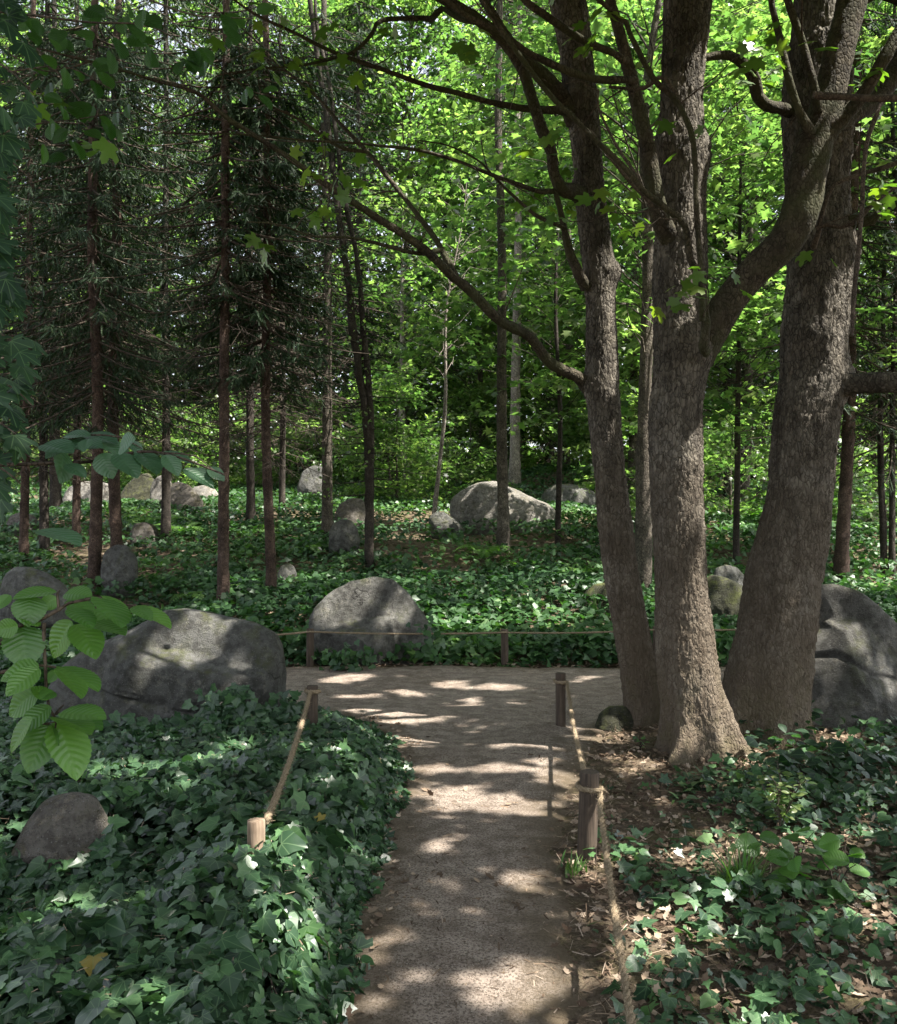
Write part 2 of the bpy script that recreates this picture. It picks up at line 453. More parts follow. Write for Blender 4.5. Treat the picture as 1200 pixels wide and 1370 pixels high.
M['twig'] = bark_mat('twig_bark', (.07, .055, .045), (.11, .09, .07), (.17, .145, .12), (60, 60, 40), .4)
M['deadtwig'] = bark_mat('dry_twig', (.075, .06, .05), (.12, .098, .082), (.2, .17, .148), (60, 60, 40), .4)
M['bark_spruce'] = bark_mat('spruce_bark', (.06, .042, .034), (.11, .077, .062), (.20, .15, .128), (45, 45, 32), .8)
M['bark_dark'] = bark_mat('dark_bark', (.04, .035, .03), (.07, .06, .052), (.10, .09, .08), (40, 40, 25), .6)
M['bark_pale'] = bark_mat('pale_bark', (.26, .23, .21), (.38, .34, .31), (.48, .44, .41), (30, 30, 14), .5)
M['bark_mid'] = bark_mat('woodland_bark', (.08, .07, .058), (.13, .115, .095), (.2, .18, .155), (30, 30, 18), .6)

def rock_mat(name, a, b, c, moss=.35, mosscol=(.10, .11, .035), speck=.5):
    g = NT(name)
    big = g.noise(2.3, 6, .62); mid = g.noise(14, 6, .65); fine = g.noise(120, 3, .7)
    col = g.ramp(big, [(.3, a), (.5, b), (.72, c)])
    mk0 = g.ramp(mid, [(.42, (1, 1, 1)), (.56, (0, 0, 0))])
    col = g.mix(g.math('MULTIPLY', mk0, .75), col, g.mix(1.0, col, (.42, .41, .39), 'MULTIPLY'))
    lich = g.ramp(g.noise(9, 7, .78), [(.56, (0, 0, 0)), (.62, (.8, .8, .8))])
    col = g.mix(lich, col, g.mix(1.0, col, (1.7, 1.65, 1.5), 'MULTIPLY'))
    sp = g.vor(75)
    col = g.mix(g.ramp(sp, [(.12, (speck * 1.5,) * 3), (.26, (0, 0, 0))]), col, (.06, .055, .05))
    sp2 = g.vor(52)
    col = g.mix(g.ramp(sp2, [(.1, (speck * 1.1,) * 3), (.22, (0, 0, 0))]), col, (.3, .29, .27))
    nz = g.n('SeparateXYZ', Vector=g.t.nodes.new('ShaderNodeNewGeometry').outputs['Normal']).outputs[2]
    mk = g.math('MULTIPLY', g.ramp(g.noise(5.5, 5, .7), [(.5, (0, 0, 0)), (.64, (1, 1, 1))]), g.math('MULTIPLY', g.math('MAXIMUM', nz, 0.0), moss * 2.2), True)
    col = g.mix(mk, col, mosscol)
    ck = g.t.nodes.new('ShaderNodeVectorMath'); ck.operation = 'MULTIPLY_ADD'
    wn2 = g.t.nodes.new('ShaderNodeTexNoise'); wn2.inputs['Scale'].default_value = 5; wn2.inputs['Detail'].default_value = 6
    g.t.links.new(g.pos(), wn2.inputs['Vector']); g.t.links.new(wn2.outputs['Color'], ck.inputs[0]); ck.inputs[1].default_value = (.55, .55, .55); g.t.links.new(g.scaled((1.1, 1.1, 1.7)), ck.inputs[2])
    ce = g.vor(1.0, ck.outputs[0], 'DISTANCE_TO_EDGE')
    cl = g.math('MULTIPLY', g.ramp(ce, [(.0, (1,) * 3), (.016, (0,) * 3)]), g.ramp(g.noise(2.0, 2), [(.56, (0,) * 3), (.66, (.6,) * 3)]))
    col = g.mix(cl, col, (.02, .018, .015))
    h = g.math('ADD', g.math('MULTIPLY', mid, 1.2), g.math('SUBTRACT', g.math('MULTIPLY', fine, .7), cl))
    return g.done(g.principled(col, .88, .3, g.bump(h, 1.0, .05)))
M['rock'] = rock_mat('granite', (.075, .075, .068), (.125, .124, .114), (.21, .207, .192))
M['rock_light'] = rock_mat('light_granite', (.095, .092, .082), (.15, .146, .132), (.25, .243, .222))
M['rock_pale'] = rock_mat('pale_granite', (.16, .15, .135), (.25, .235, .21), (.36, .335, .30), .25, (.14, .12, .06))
M['rock_brown'] = rock_mat('brown_granite', (.09, .08, .067), (.145, .13, .112), (.23, .21, .182), .5, (.10, .09, .035))
M['rock_moss'] = rock_mat('mossy_granite', (.035, .038, .02), (.055, .056, .032), (.10, .096, .065), .9)

def wood_mat(name, a, b):
    g = NT(name)
    v = g.scaled((60, 60, 4)); n1 = g.noise(1.0, 5, .65, vec=v); n2 = g.noise(25, 4)
    col = g.ramp(n1, [(.3, a), (.7, b)])
    col = g.mix(g.math('MULTIPLY', n2, .6), col, g.mix(1.0, col, (.4, .38, .36), 'MULTIPLY'))
    return g.done(g.principled(col, .85, .25, g.bump(n1, .7, .006)))
M['post'] = wood_mat('weathered_post_wood', (.045, .034, .026), (.12, .09, .066))
M['post_split'] = wood_mat('split_pale_wood', (.16, .11, .075), (.38, .29, .21))
def rope_mat():
    g = NT('coir_rope')
    n = g.noise(160, 4, .7); n2 = g.noise(14, 3)
    col = g.ramp(n, [(.3, (.13, .10, .065)), (.5, (.25, .20, .135)), (.72, (.40, .335, .24))])
    col = g.mix(g.math('MULTIPLY', n2, .5), col, g.mix(1.0, col, (.6, .5, .42), 'MULTIPLY'))
    return g.done(g.principled(col, .95, .1, g.bump(n, .9, .006)))
M['rope'] = rope_mat()
def litter_mat():
    g = NT('dead_leaf')
    col = g.ramp(g.attr(), [(0, (.07, .045, .03)), (.4, (.17, .122, .085)), (.75, (.33, .25, .178)), (1, (.48, .39, .31))])
    n = g.noise(60, 3)
    col = g.mix(g.math('MULTIPLY', n, .6), col, g.mix(1.0, col, (.5, .45, .4), 'MULTIPLY'))
    p = g.principled(col, .8, .2)
    tr = g.n('BsdfTranslucent'); g.t.links.new(col, tr.inputs[0])
    m = g.n('MixShader', Fac=.2); g.t.links.new(p, m.inputs[1]); g.t.links.new(tr.outputs[0], m.inputs[2])
    return g.done(m.outputs[0])
M['litter'] = litter_mat()
def soil_mat():
    g = NT('forest_soil')
    big = g.noise(1.1, 5, .6); mid = g.noise(9, 6, .7); fine = g.noise(55, 5, .75)
    col = g.ramp(mid, [(.3, (.07, .05, .036)), (.5, (.15, .115, .08)), (.68, (.24, .19, .14))])
    mk = g.ramp(g.noise(2.6, 6, .7), [(.48, (0, 0, 0)), (.62, (1, 1, 1))])
    col = g.mix(g.math('MULTIPLY', mk, .55), col, g.ramp(fine, [(.35, (.09, .085, .03)), (.65, (.2, .175, .075))]))
    col = g.mix(g.ramp(fine, [(.35, (.8,) * 3), (.6, (0,) * 3)]), col, g.mix(1.0, col, (.35, .33, .3), 'MULTIPLY'))
    h = g.math('ADD', mid, fine)
    return g.done(g.principled(col, .95, .15, g.bump(h, 1.0, .03)))
M['soil'] = soil_mat()
def path_mat():
    g = NT('trodden_gravel')
    big = g.noise(.9, 5, .6); mid = g.noise(7, 6, .7); fine = g.noise(90, 5, .75)
    col = g.ramp(big, [(.3, (.34, .275, .222)), (.7, (.46, .388, .325))])
    col = g.mix(g.ramp(mid, [(.40, (.65,) * 3), (.58, (0,) * 3)]), col, (.14, .105, .08))
    col = g.mix(g.ramp(fine, [(.43, (.85,) * 3), (.52, (0,) * 3)]), col, (.10, .078, .06))
    sp = g.vor(75, out=0)
    col = g.mix(g.ramp(sp, [(.1, (.85,) * 3), (.24, (0,) * 3)]), col, (.5, .44, .38))
    sp = g.vor(48, out=0)
    col = g.mix(g.ramp(sp, [(.08, (.9,) * 3), (.2, (0,) * 3)]), col, (.07, .05, .036))
    # trodden soil mixes in towards the edges of the path
    ed = g.math('ADD', g.attr(), g.math('MULTIPLY', g.math('SUBTRACT', mid, .5), .5))
    col = g.mix(g.ramp(ed, [(.02, (1, 1, 1)), (.5, (0, 0, 0))]), col, g.mix(fine, (.09, .068, .045), (.19, .15, .10)))
    h = g.math('ADD', g.math('MULTIPLY', mid, .7), fine)
    return g.done(g.principled(col, .95, .15, g.bump(h, 1.0, .025)))
M['path'] = path_mat()

# ------------------------------------------------------------------ terrain
PATH = np.array([(-.36, -3), (-.40, 2.95), (-.42, 3.7), (-.36, 5.1), (-.34, 6.0), (-.50, 6.9), (-.85, 7.45), (-1.4, 7.8), (-2.5, 8.0), (-3.3, 8.4),
                 (-3.4, 9.9), (-2.9, 10.3), (0, 10.3), (3, 10.25), (14, 10.5), (14, 8.5), (3, 8.1), (1.9, 7.9), (1.35, 7.3), (1.05, 6.6), (.75, 5.5), (.58, 4.6), (.50, 3.96), (.42, 2.95), (.40, -3)])
def path_sd(x, y):
    """signed distance to the path's outline, negative inside"""
    x, y = np.asarray(x, float), np.asarray(y, float)
    best = np.full(x.shape, 1e9); inside = np.zeros(x.shape, bool)
    n = len(PATH)
    for i in range(n):
        a, b = PATH[i], PATH[(i + 1) % n]
        e = b - a; t = np.clip(((x - a[0]) * e[0] + (y - a[1]) * e[1]) / (e @ e), 0, 1)
        best = np.minimum(best, np.hypot(x - a[0] - t * e[0], y - a[1] - t * e[1]))
        if abs(e[1]) > 1e-9:
            c = ((a[1] > y) != (b[1] > y)) & (x < (b[0] - a[0]) * (y - a[1]) / e[1] + a[0])
            inside ^= c
    return np.where(inside, -best, best)

def sstep(a, b, t):
    t = np.clip((t - a) / (b - a), 0, 1); return t * t * (3 - 2 * t)
def H(x, y):
    x, y = np.asarray(x, float), np.asarray(y, float)
    t = np.maximum(y - 10.5, 0)
    h = np.where(t < 1.5, .17 * t * t / 3.0, .17 * (t - .75))
    t2 = np.maximum(y - 22, 0); h = h - .07 * t2
    t3 = np.maximum(y - 36, 0); h = h - .02 * t3
    p = np.stack([x * .45, y * .45, 0 * x], -1)
    h = h + .14 * vnoise(p, 3) * sstep(10.6, 13, y)
    h = h + .9 * np.exp(-((x - 3.6) ** 2 / 5 + (y - 28.5) ** 2 / 6))
    h = h + .025 * vnoise(np.stack([x * 1.7, y * 1.7, 0 * x + 4], -1), 9)
    return h
def ground_hit(px, py):
    p1 = W(px, py, 1.0)
    for d in np.arange(2.0, 80, .05):
        p = W(px, py, d)
        if p[2] <= H(p[0], p[1]): return np.array([p[0], p[1], float(H(p[0], p[1]))])
    return np.array([p1[0] * 60, 60, float(H(p1[0] * 60, 60))])

def grid_mesh(xs, ys, z, name, mat, var=None):
    X, Y = np.meshgrid(xs, ys, indexing='ij'); Z = z(X, Y)
    nx, ny = len(xs), len(ys)
    i = np.arange(nx - 1)[:, None] * ny; j = np.arange(ny - 1)[None]
    F = np.stack([i + j, i + ny + j, i + ny + j + 1, i + j + 1], -1).reshape(-1, 4)
    mb = MB(); mb.add(np.stack([X, Y, Z], -1), F, .5)
    return mb.build(name, mat)
xs = np.unique(np.concatenate([np.arange(-70, -12, 2.), np.arange(-12, -4, .3), np.arange(-4, 4, .1), np.arange(4, 12, .3), np.arange(12, 71, 2.)]))
ys = np.unique(np.concatenate([np.arange(-20, 1, .8), np.arange(1, 12, .1), np.arange(12, 32, .3), np.arange(32, 121, 2.)]))
tag(grid_mesh(xs, ys, H, 'ground', M['soil']), kind='structure')

# the path: one sheet a few millimetres above the ground
def build_path():
    x = np.unique(np.concatenate([np.arange(-14, -2.5, .12), np.arange(-2.5, 2.5, .028), np.arange(2.5, 14, .12)])); y = np.arange(-3, 10.8, .028)
    X, Y = np.meshgrid(x, y, indexing='ij')
    wob = .06 * fbm(np.stack([X * 4, Y * 4, 0 * X], -1), 4, 21, .55)
    sd = path_sd(X, Y) + wob
    Z = H(X, Y) + .006 + .006 * fbm(np.stack([X * 3, Y * 3, 0 * X], -1), 3, 5) + .004
    ny = len(y)
    Z = Z - .010 + .012 * np.clip(-sd / .05, -2.5, 1)
    cell = (sd[:-1, :-1] < .1) & (sd[1:, :-1] < .1) & (sd[1:, 1:] < .1) & (sd[:-1, 1:] < .1)
    i, j = np.nonzero(cell); a = i * ny + j
    F = np.stack([a, a + ny, a + ny + 1, a + 1], 1)
    used = np.unique(F); remap = np.full(X.size, -1); remap[used] = np.arange(len(used))
    V = np.stack([X, Y, Z], -1).reshape(-1, 3)[used]
    mb = MB(); mb.add(V, remap[F], np.clip(-sd.ravel()[used] / .6, 0, 1))
    return tag(mb.build('path', M['path']), kind='structure')
build_path()

# ------------------------------------------------------------------ gaps cut in the unseen canopy and tree crowns to place the sun patches
GAPS = []
def gap(px, py, rx, ry, d=None, z=0.0, s=1.0):
    if d is None:
        p1 = W(px, py, 1.0); dd = (z - CAMZ) / (p1[2] - CAMZ); P = W(px, py, dd)
        a = rx * dd / FPX; Pn = W(px, py - ry, 1.0); d2 = (z - CAMZ) / (Pn[2] - CAMZ); Pm = W(px, py + ry, 1.0); d1 = (z - CAMZ) / (Pm[2] - CAMZ)
        b = abs(d2 - d1) / 2
    else:
        P = W(px, py, d); a = rx * d / FPX; b = max(ry * d / FPX * .5, .05)
    GAPS.append((P[0] - SX * P[2], P[1] - SY * P[2], a * s + .06, b * s + .06))
for g_ in [(466, 910, 36, 6), (472, 933, 27, 5), (495, 952, 33, 5), (545, 930, 25, 5), (602, 913, 18, 4), (656, 920, 42, 5), (629, 936, 19, 3), (621, 947, 34, 5), (671, 955, 23, 4), (713, 955, 19, 3), (790, 908, 17, 3),
           (552, 991, 46, 9), (610, 987, 30, 8), (495, 972, 15, 5), (694, 1000, 42, 8), (748, 995, 20, 5), (802, 989, 32, 5), (537, 1025, 19, 5), (579, 1026, 27, 6), (652, 1029, 23, 6), (706, 1035, 23, 5), (721, 1024, 15, 4),
           (568, 1062, 29, 13), (648, 1068, 54, 17), (683, 1087, 24, 8), (575, 1094, 17, 6), (717, 1087, 22, 10), (763, 1045, 22, 9), (757, 1068, 18, 8), (607, 1135, 20, 11), (567, 1138, 18, 5), (691, 1092, 22, 5),
           (684, 1194, 48, 8), (673, 1180, 15, 6), (585, 1189, 18, 8), (541, 1227, 15, 6), (592, 1229, 18, 7), (724, 1244, 18, 6), (724, 1260, 15, 5), (486, 1272, 22, 9), (545, 1320, 31, 10), (603, 1317, 20, 6),
           (684, 1314, 37, 13), (713, 1332, 30, 9), (647, 1325, 14, 10), (691, 1356, 33, 11), (750, 1316, 30, 10), (475, 1347, 22, 9), (765, 1162, 30, 9), (778, 1172, 18, 10),
           (995, 1015, 80, 12), (844, 1019, 30, 9), (1167, 1015, 22, 9), (881, 1075, 15, 5), (1039, 1125, 70, 18), (1127, 1118, 26, 9), (1182, 1121, 20, 11), (965, 1143, 18, 8), (840, 1150, 20, 8),
           (890, 1257, 55, 20), (1143, 1232, 20, 13), (947, 1233, 25, 8), (983, 1357, 24, 14), (815, 1270, 15, 30), (1045, 1230, 18, 9), (1110, 985, 30, 6), (1000, 1080, 20, 8)]:
    gap(*g_)
r_ = np.random.default_rng(404)
for _ in range(34): gap(r_.uniform(800, 1190), 990 + 380 * r_.random() ** 1.1, r_.uniform(10, 28), r_.uniform(5, 12))
for _ in range(16): gap(r_.uniform(0, 480), 1000 + 360 * r_.random(), r_.uniform(8, 20), r_.uniform(4, 9), z=.25)
for g_ in [(170, 1020, 70, 18), (270, 1008, 50, 10), (365, 1140, 60, 20), (390, 1200, 40, 30), (420, 1240, 40, 20), (440, 990, 30, 8), (400, 978, 20, 5), (185, 1160, 20, 8), (300, 975, 30, 8), (40, 1330, 20, 12), (120, 1160, 20, 12), (510, 1080, 20, 8), (470, 1010, 20, 6), (240, 1330, 10, 8), (300, 1230, 20, 8)]:
    gap(*g_, z=.27)
for g_ in [(812, 400, 24, 110), (812, 440, 24, 110), (808, 480, 24, 110), (806, 515, 22, 90), (815, 360, 12, 60), (815, 560, 14, 80)]: gap(*g_, d=7.2)
for g_ in [(930, 90, 24, 110), (930, 130, 24, 110), (928, 170, 24, 110), (925, 240, 14, 60), (955, 900, 20, 90), (950, 930, 20, 90), (945, 960, 20, 90), (905, 985, 30, 90), (965, 985, 20, 80), (935, 850, 12, 60), (935, 760, 12, 60), (930, 650, 12, 60)]: gap(*g_, d=6.3)
for g_ in [(1122, 440, 16, 90), (1115, 470, 16, 90), (1108, 495, 16, 80), (1130, 345, 14, 60), (1130, 400, 12, 60), (1110, 30, 16, 60), (1100, 640, 12, 60)]: gap(*g_, d=6.8)
for g_ in [(675, 680, 60, 60), (700, 700, 40, 40), (620, 690, 20, 30), (115, 655, 40, 30), (215, 645, 20, 30), (272, 655, 30, 20)]: gap(*g_, d=20.5)
for g_ in [(640, 830, 110, 60), (600, 845, 60, 40), (740, 840, 50, 40), (500, 830, 30, 30)]: gap(*g_, d=12.0)
for g_ in [(675, 685, 90, 120), (640, 700, 60, 90), (740, 690, 60, 90), (560, 690, 60, 80), (480, 660, 60, 80), (300, 665, 80, 90), (380, 665, 60, 80), (130, 665, 70, 80), (220, 660, 60, 80), (1000, 670, 70, 80), (1170, 670, 70, 80), (780, 680, 50, 70)]: gap(*g_, d=21.5)
for g_ in [(560, 780, 40, 50), (700, 800, 50, 50), (330, 790, 40, 40), (600, 735, 60, 50), (420, 760, 40, 40), (980, 760, 40, 50), (1160, 760, 40, 50)]: gap(*g_, d=14.5)
for g_ in [(270, 690, 60, 60), (350, 690, 60, 60), (230, 720, 40, 50), (420, 680, 40, 40), (560, 650, 80, 60), (960, 710, 40, 60), (1000, 690, 50, 50), (1150, 680, 50, 60), (1180, 700, 40, 60)]: gap(*g_, d=19.0)
def sunlit(pos):
    """True where something at pos would stand in the sun's way to one of the gaps"""
    gx = pos[:, 0] - SX * pos[:, 2]; gy = pos[:, 1] - SY * pos[:, 2]
    q = np.column_stack([gx, gy, 0 * gx])
    gx = gx + .10 * fbm(q * 3.1, 3, 301); gy = gy + .10 * fbm(q * 3.1, 3, 302)
    hit = np.zeros(len(pos), bool)
    for cx, cyy, a, b in GAPS:
        dx, dy = (gx - cx) / a, (gy - cyy) / b
        hit |= dx * dx + dy * dy < 1
    return hit

# ------------------------------------------------------------------ boulders
def boulder(name, label, outline, d, mat, depth=.8, seed=0, n=(150, 76), rough=1.0, grooves=(), dents=(), group='granite boulders in the woodland garden', flat=.75, planes=()):
    o = np.array(outline, float)
    P = W(o[:, 0], o[:, 1], d)[:, [0, 2]]
    c = np.array([(P[:, 0].min() + P[:, 0].max()) / 2, P[:, 1].min() + .38 * (P[:, 1].max() - P[:, 1].min())])
    ang = np.arctan2(P[:, 1] - c[1], P[:, 0] - c[0]); rad = np.hypot(*(P - c).T)
    k = np.argsort(ang); ang, rad = ang[k], rad[k]
    ang = np.concatenate([ang[-3:] - 2 * pi, ang, ang[:3] + 2 * pi]); rad = np.concatenate([rad[-3:], rad, rad[:3]])
    nt, nf = n
    th = np.linspace(-pi, pi, nt, endpoint=False)
    # straight chords between the outline's points
    R = np.zeros(nt)
    for q, t in enumerate(th):
        i = np.searchsorted(ang, t) - 1; i = min(max(i, 0), len(ang) - 2)
        a0, a1, r0, r1 = ang[i], ang[i + 1], rad[i], rad[i + 1]
        den = r0 * sin(t - a0) + r1 * sin(a1 - t)
        R[q] = r0 * r1 * sin(a1 - a0) / den if abs(den) > 1e-9 and a1 - a0 < 3 else r0
    for _ in range(2): R = (np.roll(R, 1) + 2 * R + np.roll(R, -1)) / 4
    wid = (P[:, 0].max() - P[:, 0].min()) / 2
    D = depth * wid
    ph = np.linspace(0.02, pi - .02, nf)
    T, Fh = np.meshgrid(th, ph, indexing='ij')
    s = np.sin(Fh) ** flat; cc = np.sign(np.cos(Fh)) * np.abs(np.cos(Fh)) ** .85
    X = c[0] + R[:, None] * np.cos(T) * s; Z = c[1] + R[:, None] * np.sin(T) * s; Y = d - D * cc * (1 - .35 * np.clip((Z - c[1]) / max(R.max(), 1e-6), 0, 1))
    V = np.stack([X, Y, Z], -1)
    size = max(wid, .2)
    dirn = norm(V - np.array([c[0], d, c[1]]))
    q = V / size * 1.1 + seed * 7.3
    dis = .10 * fbm(q * 1.3, 3, seed) * size * .6 * np.sin(Fh) ** .0 + .030 * fbm(q * 4.5, 5, seed + 5, .58) * size * rough - .02 * np.abs(fbm(q * 2.3, 3, seed + 9)) * size
    # broken planes
    r2 = np.random.default_rng(seed + 100)
    inner = np.clip(1 - s ** 3, 0, 1)
    V = V + dirn * (dis * (.25 + .75 * inner))[..., None]
    for _ in range(7):
        nn = norm(r2.normal(size=3) * np.array([1, .9, .8]) + np.array([0, -.6, .2])); off = size * r2.uniform(.62, .82)
        hgt = ((V - np.array([c[0], d, c[1]])) * nn).sum(-1) - off
        V = V - np.maximum(hgt, 0)[..., None] * nn * .75 * inner[..., None]
    for (nx, ny, nz, of) in planes:
        nn = norm(np.array([nx, ny, nz], float)); ctr = np.array([c[0], d, c[1]])
        hgt = ((V - ctr) * nn).sum(-1); lim = of * hgt.max()
        V = V - np.maximum(hgt - lim, 0)[..., None] * nn * .96 * np.clip(inner * 2.6, 0, 1)[..., None]
    for (pts, w_, dep) in grooves:
        g3 = W(np.array(pts)[:, 0], np.array(pts)[:, 1], d - D * .8)
        best = np.full(X.shape, 9.)
        for a, b in zip(g3[:-1], g3[1:]):
            e = (b - a)[[0, 2]]; t = np.clip(((V[..., 0] - a[0]) * e[0] + (V[..., 2] - a[2]) * e[1]) / (e @ e), 0, 1)
            best = np.minimum(best, np.hypot(V[..., 0] - a[0] - t * e[0], V[..., 2] - a[2] - t * e[1]))
        V[..., 1] += np.where(V[..., 1] < d, dep * np.exp(-(best / w_) ** 2), 0)
    for (px, py, w_, dep) in dents:
        g3 = W(px, py, d - D * .8)
        dd = np.hypot(V[..., 0] - g3[0], V[..., 2] - g3[2])
        V[..., 1] += np.where(V[..., 1] < d, dep * np.exp(-(dd / w_) ** 2), 0)
    i = np.arange(nt)[:, None] * nf; i2 = ((np.arange(nt) + 1) % nt)[:, None] * nf; j = np.arange(nf - 1)[None]
    F = np.stack([i + j, i2 + j, i2 + j + 1, i + j + 1], -1).reshape(-1, 4)
    mb = MB(); mb.add(V.reshape(-1, 3), F)
    ends = []
    for e in (0, nf - 1):
        ring = np.arange(nt) * nf + e
        mb.add(np.vstack([V[:, e].mean(0)[None], V[:, e]]), np.stack([np.zeros(nt, int), 1 + np.arange(nt), 1 + (np.arange(nt) + 1) % nt], 1))
    ob = mb.build(name, mat)
    tag(ob, label, 'boulder', group)
    BOULDERS.append((c[0], d, wid, D))
    return V
BOULDERS = []
VL = boulder('boulder', 'large grey boulder with crack along its foot in the ivy bed beside the path',
        [(66, 925), (80, 895), (105, 874), (140, 856), (166, 845), (201, 827), (221, 817), (248, 814), (275, 818), (300, 824), (345, 834), (368, 846), (378, 866), (381, 900), (380, 950), (377, 1010), (230, 1030), (70, 1010)],
        7.25, M['rock'], .62, 1, (260, 130), grooves=[([(110, 926), (160, 936), (200, 944), (240, 955), (300, 958), (345, 957), (382, 954)], .012, .05), ([(150, 926), (210, 942), (300, 951)], .01, .02)], dents=[(206, 877, .03, .04)], planes=[(.05, -1, .10, .72), (.12, -.50, .86, .70), (-.55, -.75, .35, .74)])
VM = boulder('boulder', 'rounded grey boulder behind the rope at the end of the path',
        [(412, 850), (413, 825), (420, 811), (441, 792), (468, 778), (500, 772), (527, 776), (548, 795), (565, 817), (582, 846), (580, 858), (566, 880), (560, 925), (490, 935), (415, 925)],
        10.75, M['rock_light'], .8, 4, (240, 120), planes=[(-.10, -.50, .85, .52), (-.30, -1, -.16, .55), (.85, -.62, .10, .52), (-.9, -.4, .1, .85), (.2, -.8, .55, .72)])
VR = boulder('boulder', 'tall grey boulder half hidden by the thickest tree trunk',
        [(1040, 880), (1050, 830), (1072, 796), (1090, 784), (1118, 781), (1148, 789), (1166, 803), (1190, 825), (1218, 852), (1245, 900), (1255, 960), (1250, 1020), (1140, 1030), (1045, 1010)],
        7.5, M['rock_light'], .6, 9, (240, 120), dents=[(1112, 838, .09, .10), (1095, 905, .12, -.05)], planes=[(-.65, -.75, .3, .66), (.35, -.85, .45, .66), (.0, -.5, .87, .7), (.75, -.4, .5, .74)], grooves=[([(1080, 890), (1130, 880), (1170, 905), (1220, 915)], .02, .03)])
boulder('boulder', 'small brown boulder low in the ivy in front of the large cracked boulder',
        [(-24, 1175), (-8, 1142), (24, 1128), (40, 1094), (60, 1068), (95, 1060), (126, 1064), (140, 1094), (151, 1128), (160, 1185), (156, 1240), (60, 1250), (-18, 1235)], 4.15, M['rock_brown'], .7, 13, (180, 90))
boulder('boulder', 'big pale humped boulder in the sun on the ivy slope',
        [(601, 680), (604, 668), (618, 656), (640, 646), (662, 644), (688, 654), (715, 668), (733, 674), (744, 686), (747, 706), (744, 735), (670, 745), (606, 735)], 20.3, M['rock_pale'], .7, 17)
boulder('boulder', 'grey low boulder behind the big pale humped one',
        [(722, 668), (729, 656), (742, 648), (762, 647), (785, 652), (800, 662), (806, 680), (800, 700), (730, 700)], 24.0, M['rock'], .7, 19)
boulder('boulder', 'small angular blue grey rock at the foot of a spruce trunk',
        [(440, 712), (446, 699), (458, 694), (470, 696), (478, 707), (482, 722), (478, 745), (440, 745)], 17.2, M['rock'], .8, 23, (90, 46))
boulder('boulder', 'brownish rock just above the small angular blue grey rock',
        [(447, 690), (455, 673), (470, 666), (485, 667), (492, 682), (495, 700), (485, 722), (448, 722)], 19.6, M['rock_brown'], .8, 29, (90, 46))
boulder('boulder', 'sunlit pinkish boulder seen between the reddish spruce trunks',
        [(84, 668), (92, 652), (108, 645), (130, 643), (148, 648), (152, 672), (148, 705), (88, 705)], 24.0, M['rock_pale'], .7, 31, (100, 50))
boulder('boulder', 'dark mossy boulder right of the two close reddish spruce trunks',
        [(160, 665), (170, 648), (184, 636), (200, 632), (208, 645), (206, 670), (200, 700), (162, 700)], 24.6, M['rock_moss'], .8, 37, (90, 46))
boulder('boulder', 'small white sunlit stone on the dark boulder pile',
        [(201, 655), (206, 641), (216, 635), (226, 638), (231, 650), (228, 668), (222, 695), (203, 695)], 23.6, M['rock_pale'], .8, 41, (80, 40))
boulder('boulder', 'dark sloping boulder right of the small white sunlit stone',
        [(216, 668), (224, 652), (236, 644), (252, 648), (264, 660), (272, 672), (268, 705), (220, 705)], 23.2, M['rock_brown'], .8, 43, (90, 46))
boulder('boulder', 'flat pale stone beyond the dark sloping boulder, left of a bare spruce trunk',
        [(252, 660), (260, 651), (275, 649), (288, 654), (294, 665), (290, 700), (254, 700)], 25.5, M['rock_pale'], .8, 47, (80, 40))
boulder('boulder', 'small brown stone beside the ferns, in front of the dark boulder pile',
        [(174, 713), (180, 701), (194, 698), (207, 703), (214, 714), (212, 740), (176, 740)], 18.6, M['rock_brown'], .8, 53, (80, 40))
boulder('boulder', 'grey upright stone hidden behind the two close reddish spruce trunks',
        [(136, 760), (140, 738), (155, 728), (172, 730), (182, 745), (184, 765), (180, 800), (138, 800)], 14.2, M['rock'], .8, 59, (90, 46))
boulder('boulder', 'long smooth grey boulder partly covered by the ribbed leaves',
        [(2, 800), (8, 770), (20, 758), (40, 758), (65, 768), (85, 782), (96, 800), (92, 840), (6, 840)], 10.9, M['rock'], .8, 61, (120, 60))
boulder('boulder', 'weathered brown rock behind the spruce trunk nearest the left edge',
        [(8, 705), (14, 690), (30, 684), (46, 690), (54, 702), (50, 735), (10, 735)], 19.5, M['rock_brown'], .8, 67, (80, 40))
boulder('boulder', 'half buried grey boulder against the thinnest of the three big trunks',
        [(776, 812), (782, 792), (795, 782), (812, 779), (834, 786), (842, 805), (840, 850), (780, 850)], 13.0, M['rock_moss'], .8, 71, (100, 50))
boulder('boulder', 'grey rock seen between the two thickest trunks',
        [(953, 775), (957, 760), (970, 755), (986, 759), (996, 770), (998, 800), (955, 800)], 14.0, M['rock'], .8, 73, (90, 46))
boulder('boulder', 'mossy dark boulder seen between the two thickest trunks below the grey rock',
        [(930, 830), (935, 788), (950, 768), (975, 774), (1000, 788), (1012, 810), (1010, 860), (935, 860)], 12.4, M['rock_moss'], .8, 79, (100, 50))
boulder('boulder', 'low dark stone lying at the foot of the thinnest big trunk',
        [(796, 972), (802, 954), (816, 945), (834, 944), (850, 952), (858, 970), (852, 990), (800, 990)], 7.3, M['rock_moss'], .8, 83, (90, 46))
boulder('boulder', 'tiny pale stone in the ivy between two bare spruce trunks',
        [(371, 768), (376, 757), (386, 753), (394, 758), (397, 770), (392, 790), (374, 790)], 14.6, M['rock'], .8, 89, (60, 32))
boulder('boulder', 'flat slab of grey rock left of the big pale humped boulder',
        [(572, 694), (580, 686), (595, 685), (610, 694), (622, 708), (618, 730), (578, 720)], 19.2, M['rock'], .8, 97, (80, 40))
